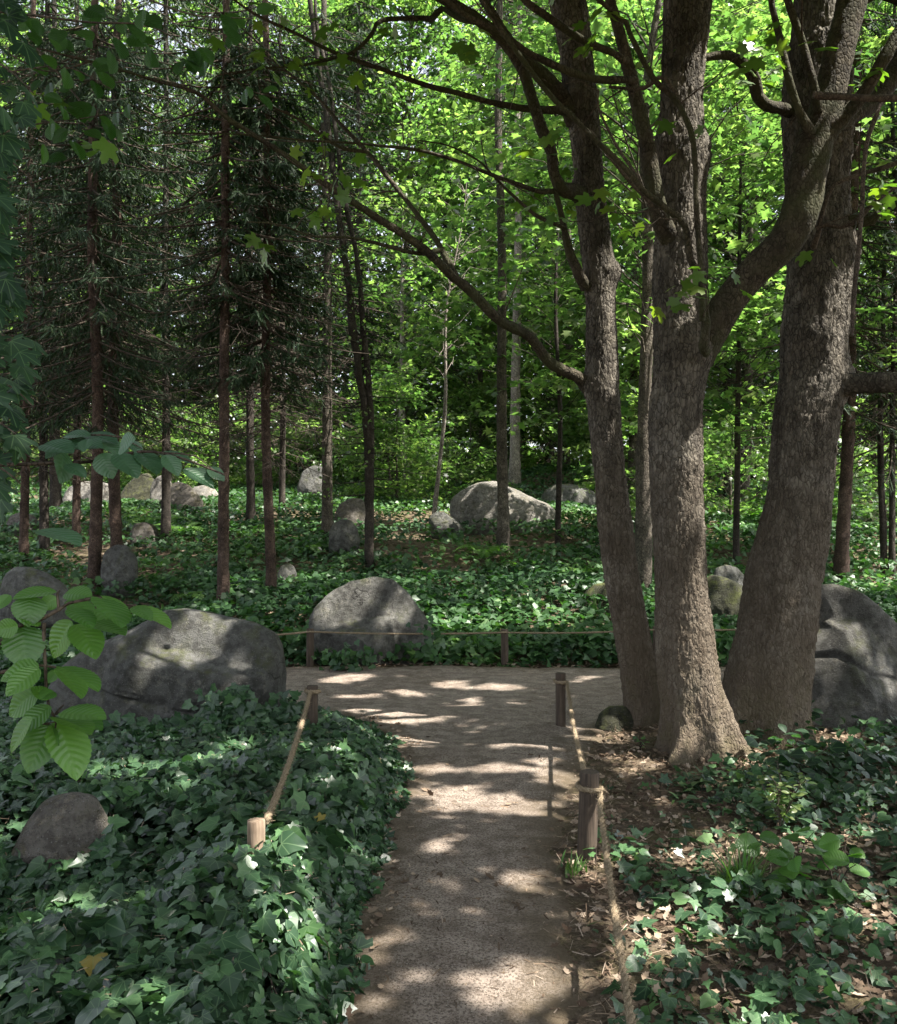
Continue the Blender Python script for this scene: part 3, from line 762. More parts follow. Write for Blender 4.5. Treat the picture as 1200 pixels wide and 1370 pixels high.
boulder('boulder', 'shaded grey rock behind the twiggy spruce, left of the dark hollow at the back centre',
        [(398, 652), (405, 630), (420, 622), (436, 626), (444, 645), (442, 680), (400, 680)], 26.0, M['rock'], .8, 103, (80, 40))

def gap_on(V, spots):
    """gaps whose sunbeams fall on a boulder's surface"""
    P = V.reshape(-1, 3)
    yc = P[:, 1] * cos(PITCH) + (P[:, 2] - CAMZ) * sin(PITCH); zc = -P[:, 1] * sin(PITCH) + (P[:, 2] - CAMZ) * cos(PITCH)
    px = CX + FPX * P[:, 0] / yc; py = CY - FPX * zc / yc
    for (x, y, r_) in spots:
        k = np.nonzero((np.abs(px - x) < 8) & (np.abs(py - y) < 8))[0]
        if len(k) == 0: continue
        q = P[k[np.argmin(P[k, 1])]]; a = r_ * q[1] / FPX
        GAPS.append((q[0] - SX * q[2], q[1] - SY * q[2], a * .8 + .04, a * .8 + .04))
gap_on(VL, [(330, 885, 16), (300, 930, 22), (270, 945, 16), (320, 920, 14), (290, 826, 22), (260, 825, 14), (235, 850, 26), (215, 860, 16), (205, 880, 12), (150, 870, 10), (345, 840, 10)])
gap_on(VM, [(455, 798, 18), (480, 805, 16), (505, 812, 18), (530, 805, 12), (540, 830, 12), (533, 850, 10), (500, 780, 16), (515, 865, 8)])
gap_on(VR, [(1110, 792, 22), (1135, 797, 18), (1105, 820, 12), (1118, 845, 14), (1150, 840, 14), (1090, 895, 16), (1085, 915, 10), (1180, 905, 16), (1165, 830, 12), (1190, 850, 16), (1195, 930, 20), (1120, 870, 10)])
GAPS = np.array(GAPS)

# ------------------------------------------------------------------ the three big trees
def bark_disp(seed, cell=(.045, .055), amp=.012, burls=(), flare=()):
    def f(th, s, R, pts):
        rm = float(np.median(R))
        u = th * rm / cell[0]; v = s / cell[1]
        wob = .75 * fbm(np.stack([u * .6, v * .6, 0 * u], -1), 3, seed + 3)
        f1, f2, cid, du, dv = worley2(u + wob, v + .6 * fbm(np.stack([u * .6, v * .6, 0 * u + 7], -1), 3, seed + 4), seed)
        edge = np.clip((f2 - f1) * 2.2, 0, 1)
        d = amp * (edge * (.45 + .6 * cid) - .4 + .35 * dv * (cid - .2))
        f1b, f2b, cb, _, _ = worley2(u * 2.3, v * 2.0, seed + 8)
        d = d + amp * .35 * (np.clip((f2b - f1b) * 2.5, 0, 1) * cb - .4)
        P3 = np.stack([np.cos(th) * rm * 3.2, np.sin(th) * rm * 3.2, s * 1.4], -1)
        d = d + R * .09 * fbm(P3, 3, seed + 11)
        for (bz, bt, bs, ba) in burls:
            dt = np.arctan2(np.sin(th - bt), np.cos(th - bt)) * rm
            dz = pts[:, 2][:, None] - bz
            d = d + ba * np.exp(-(dt ** 2 + dz ** 2) / bs ** 2) * (1 + .25 * fbm(P3 * 4, 2, seed + 15))
        for (ft, fw, fa, fh) in flare:
            dt = np.arctan2(np.sin(th - ft), np.cos(th - ft))
            h = np.maximum(pts[:, 2][:, None], 0)
            d = d + fa * np.exp(-(dt / fw) ** 2) * np.exp(-h / fh)
        return d
    return f
def zpx(py, d): return float(W(600, py, d)[2])
def trunk_from_edges(edges, d):
    e = np.array(edges, float)
    c = W((e[:, 1] + e[:, 2]) / 2, e[:, 0], d); r = (e[:, 2] - e[:, 1]) / 2 * d / FPX
    return c[::-1], r[::-1]          # from the foot up
EA = [(-1000, 585, 610), (-700, 620, 650), (-400, 655, 690), (-150, 702, 748), (0, 735, 783), (66, 750, 790), (131, 755, 799), (197, 766, 803), (285, 772, 812), (390, 782, 824), (499, 784, 827), (565, 789, 831), (660, 796, 841), (750, 806, 852), (842, 819, 870), (897, 829, 881), (945, 838, 886), (990, 840, 892)]
EB = [(-1100, 920, 945), (-700, 915, 950), (-400, 905, 950), (0, 888, 949), (66, 886, 945), (131, 882, 942), (200, 880, 943), (260, 881, 943), (390, 876, 944), (500, 875, 943), (565, 869, 939), (750, 875, 943), (842, 879, 951), (897, 883, 958), (952, 888, 968), (1000, 890, 972), (1035, 890, 972)]
EC = [(-1100, 1110, 1140), (-700, 1100, 1145), (-400, 1085, 1142), (0, 1066, 1135), (66, 1058, 1136), (131, 1051, 1137), (200, 1052, 1137), (285, 1055, 1135), (320, 1056, 1138), (390, 1054, 1138), (450, 1048, 1132), (500, 1047, 1129), (560, 1037, 1122), (660, 1027, 1112), (760, 1005, 1097), (842, 991, 1087), (897, 980, 1082), (952, 975, 1080), (1010, 970, 1082)]
DA, DB, DC = 7.35, 6.45, 7.0
GA, GB, GC = W(862, 969, DA), W(931, 1007, DB), W(1027, 983, DC)
treeA = thing('broadleaf_tree', 'slim leaning trunk with a long thin limb sweeping left, leftmost of three big trees', 'tree', GA, 'three big trees beside the path')
treeB = thing('broadleaf_tree', 'middle of three big trees, burred trunk with a thick mossy limb rising right', 'tree', GB, 'three big trees beside the path')
treeC = thing('broadleaf_tree', 'thickest of three big trees, flaking trunk leaning right beside the tall boulder', 'tree', GC, 'three big trees beside the path')
TR = 0.0
def build_trunk(tree, edges, d, mat, seed, burls, flare, sides, cell, amp):
    c, r = trunk_from_edges(edges, d); mb = MB()
    tube(mb, c, r, sides, .022, bark_disp(seed, cell, amp, burls, flare), horizontal=True)
    return mb.build('trunk', mat, tree)
build_trunk(treeA, EA, DA, M['bark_c'], 11, [(zpx(365, DA), -.25, .10, .06), (zpx(256, DA), pi * .97, .08, .05), (zpx(515, DA), pi * 1.1, .10, .04)], [(-.6, .5, .05, .15), (-2.3, .5, .06, .15), (.6, .5, .07, .2), (3.0, .4, .04, .2)], 110, (.017, .050), .014)
build_trunk(treeB, EB, DB, M['bark_c'], 23, [(zpx(205, DB), -.1, .14, .06), (zpx(200, DB), pi * 1.1, .12, .05), (zpx(458, DB), -pi / 2 - .1, .08, .03), (zpx(470, DB), -.5, .18, .05)], [(-2.15, .30, .26, .17), (-1.15, .25, .16, .14), (-.35, .3, .20, .2), (.9, .4, .1, .2), (2.6, .4, .08, .2)], 150, (.020, .042), .015)
build_trunk(treeC, EC, DC, M['bark_c'], 37, [(zpx(345, DC), 0.1, .16, .07), (zpx(455, DC), -pi / 2 - .4, .09, .03), (zpx(512, DC), -.2, .16, .08)], [(-2.7, .30, .18, .26), (-1.7, .3, .13, .16), (-.9, .3, .09, .16), (.3, .4, .06, .2), (3.05, .35, .12, .4), (1.8, .5, .12, .3)], 170, (.023, .062), .018)

def px_limb(tree, pts, mat, name='limb', sides=10, step=.05, bark=True, seed=0):
    p = np.array(pts, float)
    P = W(p[:, 0], p[:, 1], p[:, 3]); R = p[:, 2] * p[:, 3] / FPX
    mb = MB()
    def wob(th, s, R_, pt):
        return R_ * .22 * fbm(np.stack([np.cos(th) * 1.5, np.sin(th) * 1.5, s * 9], -1), 3, seed + 2)
    big = R.max() > .06
    tube(mb, P, R, 60 if big else sides, .025 if big else step, bark_disp(seed, (.03, .04), .006) if big else wob)
    return mb.build(name, mat, tree)
LIMBS = []
def L(tree, pts, mat='bark_limb', name='limb'):
    d0 = {treeA.name: DA, treeB.name: DB, treeC.name: DC}[tree.name]
    pts = [(q + (d0,)) if len(q) == 3 else q for q in pts]
    if tree is treeA: pts = [(q[0], q[1], q[2] * (1 if k < 3 else .86), q[3]) for k, q in enumerate(pts)]
    LIMBS.append((tree, np.array(pts, float)))
    return px_limb(tree, pts, M[mat], name, seed=len(LIMBS) * 13)
# tree A
L(treeA, [(815, 535, 10, 7.40), (800, 524, 17, 7.37), (786, 515, 12.5, 7.34), (772, 504, 9.5, 7.28), (736, 485, 8.5, 7.05), (708, 450, 8, 6.8), (669, 429, 7.5, 6.5), (627, 387, 7, 6.3), (606, 370, 6.5, 6.2), (563, 330, 6, 6.0), (507, 293, 5.5, 5.8), (467, 267, 5, 5.6), (427, 240, 4.8, 5.5), (370, 200, 4.2, 5.3), (300, 155, 3.6, 5.1), (265, 125, 3, 5.0), (200, 105, 2.4, 4.8), (120, 82, 1.8, 4.6), (50, 65, 1.2, 4.5)])
L(treeA, [(609, 372, 6, 6.2), (589, 331, 4.5, 6.25), (568, 300, 4, 6.3), (549, 275, 3.6, 6.35), (517, 235, 3.4, 6.4), (491, 203, 3.2, 6.5), (453, 163, 2.8, 6.6), (427, 133, 2.4, 6.7), (400, 109, 2, 6.8), (350, 70, 1.5, 7)])
L(treeA, [(589, 335, 3.6, 6.2), (560, 339, 2.8, 6.1), (520, 330, 2.5, 6.0), (470, 318, 2.2, 5.9), (420, 316, 1.8, 5.8), (370, 300, 1.4, 5.7), (330, 297, 1, 5.6)])
L(treeA, [(491, 203, 2.6, 6.5), (453, 196, 2.2, 6.5), (400, 160, 2, 6.5), (350, 135, 1.6, 6.4), (300, 95, 1.2, 6.4), (250, 70, 1, 6.3)])
L(treeA, [(765, 150, 8, 7.3), (747, 147, 6, 7.2), (720, 147, 5, 7.1), (667, 139, 4.6, 7.0), (613, 125, 4.4, 6.9), (573, 115, 4, 6.8), (520, 96, 3.6, 6.7), (459, 75, 3.4, 6.6), (427, 61, 3, 6.5), (390, 42, 2.4, 6.4), (340, 18, 2, 6.3), (300, -10, 1.6, 6.2)])
L(treeA, [(778, 262, 12, 7.3), (766, 256, 11, 7.2), (752, 252, 9, 7.1), (741, 232, 8, 7.05), (738, 205, 8, 7.0), (724, 171, 8.5, 7.0), (713, 136, 8.5, 7.0), (699, 93, 9, 6.95), (675, 56, 10, 6.9), (640, 27, 9.5, 6.8), (605, 5, 9, 6.7), (570, -15, 8, 6.6)])
L(treeA, [(768, 165, 12, 7.35), (753, 131, 10, 7.25), (726, 100, 9, 7.1), (700, 79, 8, 7.0), (675, 45, 7, 6.9), (660, 20, 6, 6.8), (640, -10, 5, 6.7)])
L(treeA, [(785, 385, 9, 7.3), (777, 372, 8, 7.25), (763, 341, 6, 7.2), (755, 308, 5, 7.15), (749, 280, 4.5, 7.1), (742, 252, 4, 7.1)])
L(treeA, [(741, 256, 3.5, 7.1), (720, 256, 3.2, 7.0), (690, 246, 3, 6.9), (653, 232, 2.8, 6.8), (613, 216, 2.6, 6.7), (560, 201, 2.4, 6.6), (507, 195, 2.2, 6.5), (480, 192, 2, 6.4), (400, 187, 1.7, 6.3), (330, 180, 1.3, 6.2), (215, 178, 1, 6.0)])
L(treeA, [(755, 305, 2.5, 7.1), (720, 290, 2.5, 7.0), (690, 265, 2, 6.95), (664, 240, 2, 6.9), (640, 215, 1.6, 6.9), (600, 195, 1.3, 6.9), (560, 188, 1, 6.9)])
L(treeA, [(640, 30, 4, 6.8), (615, 25, 4, 6.9), (592, 12, 4, 7.0), (578, 26, 6, 7.0), (565, 24, 4, 6.9), (510, 28, 3.4, 6.8), (498, 45, 3, 6.7), (475, 68, 2.6, 6.7), (440, 80, 2.4, 6.6), (400, 88, 2, 6.5), (345, 92, 1.4, 6.4), (310, 100, 1, 6.3)])
# tree B
L(treeB, [(930, 480, 26, 6.45), (950, 445, 24, 6.4), (980, 398, 22, 6.3), (1015, 358, 22, 6.2), (1048, 326, 23, 6.15), (1070, 285, 24, 6.1), (1082, 230, 24, 6.1), (1090, 190, 24, 6.1), (1105, 145, 22, 6.1), (1118, 90, 21, 6.1), (1130, 40, 20, 6.1), (1142, -10, 19, 6.1), (1150, -120, 18, 6.1)])
L(treeB, [(1088, 195, 18, 6.1), (1108, 175, 14, 6.05), (1135, 150, 10, 6.0), (1160, 118, 9, 5.95), (1185, 75, 9, 5.9), (1210, 30, 8, 5.9)])
L(treeB, [(1108, 172, 12, 6.15), (1140, 155, 11, 6.25), (1165, 140, 12, 6.35), (1188, 112, 13, 6.45), (1215, 60, 13, 6.5)])
L(treeB, [(1085, 180, 8, 6.0), (1070, 150, 5.5, 5.95), (1056, 110, 5, 5.9), (1048, 70, 4.8, 5.9), (1038, 30, 4.5, 5.9), (1030, -10, 4, 5.9)])
L(treeB, [(1095, 150, 7, 6.0), (1088, 110, 5.5, 5.95), (1074, 60, 5, 5.95), (1062, 25, 4.8, 5.9), (1050, -10, 4.5, 5.9)])
L(treeB, [(905, 330, 14, 6.4), (886, 300, 12.5, 6.3), (876, 260, 11, 6.25), (866, 197, 10, 6.2), (858, 160, 9.5, 6.2), (851, 131, 9, 6.2), (840, 88, 8.5, 6.15), (829, 44, 7.5, 6.1), (816, 0, 6.5, 6.1), (800, -60, 5, 6.1)])
L(treeB, [(850, 108, 6, 6.15), (838, 107, 5, 6.1), (800, 106, 4.8, 6.0), (765, 97, 4.6, 5.9), (735, 84, 4.4, 5.8), (700, 66, 4.2, 5.7), (665, 40, 4, 5.6), (630, 25, 3.4, 5.5), (590, -5, 3, 5.4)])
L(treeB, [(838, 84, 6, 6.1), (822, 72, 5, 6.05), (792, 60, 5.2, 6.0), (760, 42, 5.2, 5.9), (735, 25, 5, 5.85), (708, 5, 5, 5.8), (690, -15, 5, 5.8)])
L(treeB, [(945, 472, 7, 6.15), (941, 462, 6.5, 6.05), (945, 430, 6, 6.0), (942, 405, 5.5, 6.0), (937, 374, 4.8, 6.0), (923, 346, 4.6, 5.98), (919, 313, 4.4, 5.95), (910, 293, 4.2, 5.9), (875, 267, 4, 5.85), (858, 252, 4.2, 5.8), (831, 219, 4, 5.75), (799, 190, 3.8, 5.7), (772, 162, 3.6, 5.65), (744, 136, 3.6, 5.6), (722, 110, 3.5, 5.6), (700, 81, 3.4, 5.55), (665, 32, 3.2, 5.5), (640, -10, 3, 5.5)])
L(treeB, [(940, 430, 4.5, 5.95), (938, 370, 3.8, 5.9), (934, 320, 3.8, 5.9), (932, 285, 3.6, 5.9), (929, 208, 3.6, 5.85), (923, 173, 4, 5.8), (908, 140, 3.8, 5.8), (890, 120, 3.8, 5.8), (875, 107, 3.8, 5.75), (853, 66, 3.6, 5.7), (842, 44, 3.6, 5.7), (838, 30, 3.6, 5.7), (827, 24, 3.2, 5.7), (814, 11, 3, 5.65), (790, -10, 2.8, 5.6)])
L(treeB, [(858, 252, 2.6, 5.8), (850, 232, 2.4, 5.8), (828, 200, 2, 5.8), (812, 170, 1.8, 5.8), (800, 142, 1.5, 5.8), (801, 120, 1.2, 5.8)], 'twig')
L(treeB, [(880, 285, 4, 6.25), (862, 262, 3.5, 6.2), (842, 242, 3, 6.1), (812, 205, 2.6, 6.0), (790, 175, 2.2, 6.0)], 'twig')
L(treeB, [(923, 170, 3, 5.85), (890, 105, 3, 5.9), (862, 118, 2.6, 6.0), (835, 118, 2.4, 6.1), (815, 116, 2, 6.15)], 'twig')
# tree C
L(treeC, [(1065, 152, 9, 6.95), (1048, 146, 8, 6.85), (1028, 141, 8, 6.75), (1014, 130, 8, 6.7), (1010, 108, 7.5, 6.65), (1000, 90, 7, 6.6), (985, 78, 6.5, 6.6), (965, 74, 6, 6.55), (940, 78, 5, 6.5)])
L(treeC, [(1110, 518, 24, 6.95), (1130, 515, 17, 6.85), (1150, 513, 14, 6.75), (1175, 512, 14, 6.65), (1220, 512, 13, 6.5)], 'bark_c')
L(treeC, [(1088, 330, 5, 6.55), (1095, 310, 3.5, 6.45), (1100, 285, 3.2, 6.4), (1107, 262, 3.2, 6.4), (1115, 247, 3, 6.4), (1150, 233, 3, 6.4), (1180, 225, 3.5, 6.4), (1215, 212, 4, 6.4)], 'twig')
L(treeC, [(1092, 305, 3.5, 6.45), (1105, 300, 3.5, 6.4), (1125, 303, 3.5, 6.35), (1145, 296, 3.8, 6.3), (1160, 280, 3.5, 6.3), (1185, 258, 3.5, 6.3), (1215, 240, 3.5, 6.3)], 'twig')
L(treeC, [(1125, 298, 10, 6.9), (1150, 296, 9, 6.8), (1168, 292, 8.5, 6.75), (1176, 284, 5, 6.7)])
L(treeC, [(1130, 30, 10, 7.0), (1155, 0, 9, 7.0), (1180, -8, 7, 6.9), (1215, 8, 6, 6.8)])
px_limb(treeB, [(1210, 131, 5.2, 5.7), (1160, 131, 4.6, 5.7), (1125, 129, 5, 5.7), (1098, 128, 5.5, 5.7), (1088, 127, 5, 5.7)], M['deadtwig'], 'dead_branch', seed=77)
px_limb(treeB, [(1180, 133, 2, 5.75), (1170, 160, 3.2, 5.75), (1160, 190, 3, 5.75), (1155, 230, 3, 5.75), (1153, 280, 2.8, 5.75), (1148, 340, 3, 5.75), (1142, 400, 3, 5.75), (1140, 450, 2.2, 5.75)], M['deadtwig'], 'dead_branch', seed=78)
# fine twigs that leave the limbs
def limb_twigs(tree, seed):
    r = np.random.default_rng(seed); P, R = [], []
    for t, pts in LIMBS:
        if t is not tree or pts[:, 2].min() > 7: continue
        w = W(pts[:, 0], pts[:, 1], pts[:, 3]); rad = pts[:, 2] * pts[:, 3] / FPX
        cl, rl = resample(w, rad, .1)
        thin = np.nonzero(rl < .035)[0]
        for i in r.choice(thin, min(len(thin), max(1, len(thin) // 3)), replace=False) if len(thin) else ():
            d = norm(r.normal(size=3) * np.array([1, .7, .9]) + np.array([-.4, 0, .25])); ln = r.uniform(.2, .75)
            t5 = np.linspace(0, 1, 6)[:, None]
            q = cl[i] + d * ln * t5 + r.normal(size=(6, 3)) * .03 * t5 + np.array([0, 0, -.15]) * ln * t5 ** 2
            P.append(q); R.append(np.linspace(.0055, .0018, 6) * r.uniform(.7, 1.3))
    return P, R
TWIG_TIPS = {}; TWIGS = {}
for t in (treeA, treeB, treeC):
    P, R = limb_twigs(t, 5)
    if P:
        TWIGS[t.name] = (P, np.array(R))
    TWIG_TIPS[t.name] = np.array([p[-1] for p in P]) if P else np.zeros((0, 3))

# ------------------------------------------------------------------ unseen canopy of the big trees and wood, shaped to cast the dapple
OWN = {}           # crown leaves of the overhead canopy, by tree
def canopy():
    r = np.random.default_rng(99)
    # every leaf hangs in the way of the sun for some spot of ground
    def sample(n, x0, x1, y0, y1, extra):
        gx = r.uniform(x0, x1, n); gy = r.uniform(y0, y1, n)
        gz = H(gx, gy)
        tmin = np.maximum(5.2, 2.4 + .56 * np.maximum(gy, 0)) + gz
        t = tmin + r.uniform(0, 1, n) ** 1.2 * extra
        p = np.stack([gx + SX * (t - 0), gy + SY * t, t], -1)
        return p
    a = sample(80000, -9, 8, .5, 12, 3.8)
    b = sample(52000, -14, 12, 12, 27, 7)
    c = fbm(b * .22, 3, 41)
    by = b[:, 1] - SY * b[:, 2]
    b = b[c > np.where(by > 16, .12, -.2)]
    p = np.vstack([a, b])
    return p[~sunlit(p)]
CAN = canopy()

# ------------------------------------------------------------------ spruces
def needle_crown(mb, P, widths, r, bare=0.0, droop=.5, dens=14, ln=(.16, .38), keep=None):
    """branchlets along a set of branch lines P (N,K,3)"""
    N, K, _ = P.shape
    cnt = dens
    tt = (np.arange(cnt) + .5) / cnt
    tt = bare + (1 - bare) * tt
    f = tt * (K - 1); i = np.minimum(f.astype(int), K - 2); w = (f - i)[None, :, None]
    pos = P[:, i] * (1 - w) + P[:, i + 1] * w
    tan = norm(P[:, i + 1] - P[:, i])
    side = norm(np.cross(tan, np.array([0, 0, 1.])))
    out_p, out_d, out_l = [], [], []
    for s in (-1, 1):
        jit = r.normal(size=pos.shape) * .25
        d = norm(tan * .75 + side * s * .75 + np.array([0, 0, -droop]) * r.uniform(.3, 1.8, pos.shape[:2])[..., None] + jit)
        out_p.append(pos); out_d.append(d)
        out_l.append(r.uniform(*ln, pos.shape[:2]) * (1.1 - .55 * tt)[None])
    pos = np.concatenate(out_p).reshape(-1, 3) + r.normal(size=(2 * N * cnt, 3)) * .015; d = np.concatenate(out_d).reshape(-1, 3); l = np.concatenate(out_l).ravel()
    k = r.random(len(pos)) < .93
    if keep is not None: k &= keep(pos)
    pos, d, l = pos[k], d[k], l[k]
    n = norm(np.array([0, 0, 1.]) + r.normal(size=d.shape) * .6)
    var = np.clip(r.normal(.45, .22, len(pos)), 0, 1)
    sc = np.stack([l, widths * r.uniform(.7, 1.3, len(pos)), widths * np.ones(len(pos))], 1)
    mb.inst(T_SPRAY, pos, d, n, sc, var, 1)
    # a second branchlet forking from the middle of each
    m2 = r.random(len(pos)) < .75
    p2 = pos[m2] + d[m2] * (l[m2] * .45)[:, None]; d2 = norm(d[m2] + r.normal(size=d[m2].shape) * .5 + np.array([0, 0, -.25]))
    sc2 = sc[m2] * np.array([.7, .9, 1])
    mb.inst(T_SPRAY, p2, d2, n[m2], sc2, var[m2], 1)
def branch_lines(base, zs, per, Lf, r, K=7, sag=.35, rise=.3, azbias=None, trunk=None):
    P = []
    for z in zs:
        c = trunk(z) if trunk is not None else base[:2]
        a0 = r.uniform(0, 2 * pi)
        for k in range(per):
            a = a0 + 2 * pi * k / per + r.normal() * .35
            ln = Lf(z) * r.uniform(.55, 1.15)
            t = np.linspace(0, 1, K)
            dz = -sag * ln * (t * 1.3 - rise * t ** 2 * 1.6) + r.normal() * .05 * ln * t
            bend = r.normal() * .15
            P.append(np.stack([c[0] + np.cos(a + bend * t) * ln * t, c[1] + np.sin(a + bend * t) * ln * t, z + dz + r.normal() * .08], 1))
    return np.array(P)
def spruce(label, px, py, rpx, seed, top_px=None, height=15, z_dead=2.2, z_live=3.6, live_len=1.9, mat='bark_spruce', dens=26, per=6, dead_per=4, d=None, dz=.34, zmax=None, ww=.018, dead_len=1.1, filt=True, leanxy=(0, 0), group='spruce trees on the ivy slope'):
    r = np.random.default_rng(seed)
    b = ground_hit(px, py) if d is None else np.array([W(px, py, d)[0], d, float(H(W(px, py, d)[0], d))])
    d = b[1]; r0 = rpx * d / FPX
    if top_px is not None:      # where the trunk leaves the picture
        tx = W(top_px, 0, d); lean = (tx[0] - b[0]) / (tx[2] - b[2])
    else: lean = leanxy[0]
    root = thing('spruce_tree', label, 'tree', b, group)
    zs = np.linspace(-.3, height, 16)
    wob = np.stack([vnoise(np.stack([zs * .35, 0 * zs + seed, 0 * zs], -1), 1), vnoise(np.stack([zs * .35, 0 * zs + seed, 0 * zs], -1), 2)], -1) * .05
    cen = np.column_stack([b[0] + lean * zs + wob[:, 0], b[1] + leanxy[1] * zs + wob[:, 1], b[2] + zs])
    rad = r0 * (1.0 - .045 * np.maximum(zs, 0)) * (1 + .35 * np.exp(-np.maximum(zs, 0) / .18)); rad = np.maximum(rad, .015)
    whorl = np.cumsum(r.uniform(.26, .42, 60))
    def ringd(th, s, R, pts):
        h = pts[:, 2][:, None] - b[2]
        dd = np.min(np.abs(h[..., None] - whorl), -1)
        return R * (.16 * np.exp(-(dd / .035) ** 2) * (.4 + .6 * np.sin(th * 3 + np.floor(h * 3))) + .10 * fbm(np.stack([np.cos(th) * 2.5, np.sin(th) * 2.5, s * 7], -1), 3, seed))
    mb = MB(); tube(mb, cen, rad, 22, .045 if d < 19 else .12, ringd, horizontal=True)
    mb.build('trunk', M[mat], root)
    def trunk_at(z): return np.array([np.interp(z, cen[:, 2], cen[:, 0]), np.interp(z, cen[:, 2], cen[:, 1])])
    keep = (lambda q: ~sunlit(q)) if filt else None
    zm = b[2] + (zmax or height)
    # bare dead branches
    zd = np.arange(b[2] + z_dead, b[2] + max(z_live + 1.5, z_dead + .5), dz * .75)
    P = branch_lines(b, zd, dead_per, lambda z: dead_len, r, 6, .25, .2, trunk=trunk_at)
    mb = MB()
    if len(P):
        tubes_batch(mb, P, np.linspace(.010, .003, 6) * (1 if d < 16 else 1.3), 4)
        # side twigs
        t = r.uniform(.25, 1, (len(P), 9)); f = t * 5; i = np.minimum(f.astype(int), 4); w = (f - i)[..., None]
        idx = np.arange(len(P))[:, None]
        q = P[idx, i] * (1 - w) + P[idx, i + 1] * w
        tg = norm(P[idx, i + 1] - P[idx, i]); sd = norm(np.cross(tg, np.array([0, 0, 1.]))) * r.choice([-1, 1], t.shape)[..., None]
        dv = norm(tg * .6 + sd * .7 + np.array([0, 0, -.45]) + r.normal(size=q.shape) * .3); ln = r.uniform(.12, .45, t.shape)[..., None]
        tw = np.stack([q + dv * ln * k + np.array([0, 0, -.12]) * ln * k * k for k in (0, .5, 1)], 2).reshape(-1, 3, 3)
        tubes_batch(mb, tw, np.array([.0035, .0025, .0012]) * (1 if d < 16 else 1.4), 3)
        mb.build('dead_branches', M['deadtwig'], root)
    # live crown
    zl = np.arange(b[2] + z_live, zm, dz)
    P = branch_lines(b, zl, per, lambda z: 1.38 * live_len * np.clip((b[2] + height + 1.5 - z) / height, .25, 1) ** .7, r, 7, .38, .3, trunk=trunk_at)
    mb = MB()
    tubes_batch(mb, P, np.linspace(.019, .005, 7), 5, .5, 0)
    needle_crown(mb, P, ww, r, .10, .85, dens, ln=(.14, .38), keep=keep)
    mb.build('crown', [M['twig'], M['needle']], root)
    return root, b
spruce('reddish spruce trunk, front one of the close pair at the left of the slope', 127, 796, 8.2, 1, 128, 14, 2.2, 3.4, 2.0, zmax=9.5)
spruce('reddish spruce trunk, rear one of the close pair at the left of the slope', 153, 776, 8.0, 2, 157, 14, 2.2, 3.2, 2.0, zmax=10)
spruce('slender bare spruce rising just behind the large cracked boulder', 302, 824, 7.6, 3, 300, 14, 2.6, 4.6, 1.6, zmax=9, dead_per=3, dens=12)
spruce('slender spruce with a ragged drooping crown, right of the one behind the large cracked boulder', 363, 809, 6.8, 4, 352, 13, 2.3, 3.6, 1.3, zmax=8.5, ww=.026)
spruce('scaly grey spruce standing beside the small angular blue grey rock', 438, 724, 7.2, 5, 436, 15, 2.2, 4.8, 1.5, 'bark_mid', zmax=11, dens=11)
spruce('thin straight spruce between the close reddish pair and the left edge', 105, 730, 5.2, 6, 103, 13, 1.9, 2.9, 1.8, zmax=11, dens=11)
spruce('dark spruce trunk nearest the left edge, behind the hanging leaves', 33, 757, 5.8, 7, 45, 13, 1.9, 2.9, 1.9, zmax=10, dens=12)
spruce('dark stout spruce far left beside the sunlit pinkish boulder', 72, 690, 7.4, 8, 74, 15, 1.9, 2.8, 2.2, 'bark_dark', zmax=12, dens=11)
spruce('tall clean spruce trunk right in front of the big pale humped boulder', 670, 737, 7.6, 9, 669, 18, 9.0, 11, 1.6, 'bark_mid', zmax=16, dead_per=2, dens=9)
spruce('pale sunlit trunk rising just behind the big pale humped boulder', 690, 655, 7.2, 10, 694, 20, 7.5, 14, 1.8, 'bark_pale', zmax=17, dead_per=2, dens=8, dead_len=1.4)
spruce('thin dark twiggy spruce between the ragged drooping one and the scaly grey one', 379, 690, 4.2, 11, 372, 12, 1.6, 2.6, 1.3, 'bark_dark', zmax=10, dens=10)
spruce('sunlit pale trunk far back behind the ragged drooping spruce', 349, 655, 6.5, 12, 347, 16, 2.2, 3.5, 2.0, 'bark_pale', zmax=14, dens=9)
spruce('reddish spruce behind the tall boulder at the right', 1128, 782, 9, 13, 1150, 14, 2.6, 3.0, 1.8, zmax=10, dens=13)
spruce('thin dark spruce at the right edge beyond the tall boulder', 1196, 770, 4, 14, 1200, 12, 1.8, 2.4, 1.7, 'bark_dark', zmax=10, dens=13)
spruce('slim dark spruce far back between the two thickest trunks', 973, 665, 4.5, 15, 972, 13, 1.5, 2.5, 2.0, 'bark_dark', zmax=13, dens=10, dead_per=4)
spruce('slim dark spruce far back against the right flank of the middle big trunk', 995, 660, 5, 16, 1000, 14, 1.5, 3.0, 2.0, 'bark_dark', zmax=13, dens=10)
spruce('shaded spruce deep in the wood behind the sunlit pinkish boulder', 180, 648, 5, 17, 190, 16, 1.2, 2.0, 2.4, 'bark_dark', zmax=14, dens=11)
spruce('shaded spruce deep in the wood behind the slender bare one', 262, 646, 5, 18, 255, 16, 1.2, 2.2, 2.4, 'bark_dark', zmax=14, dens=11)

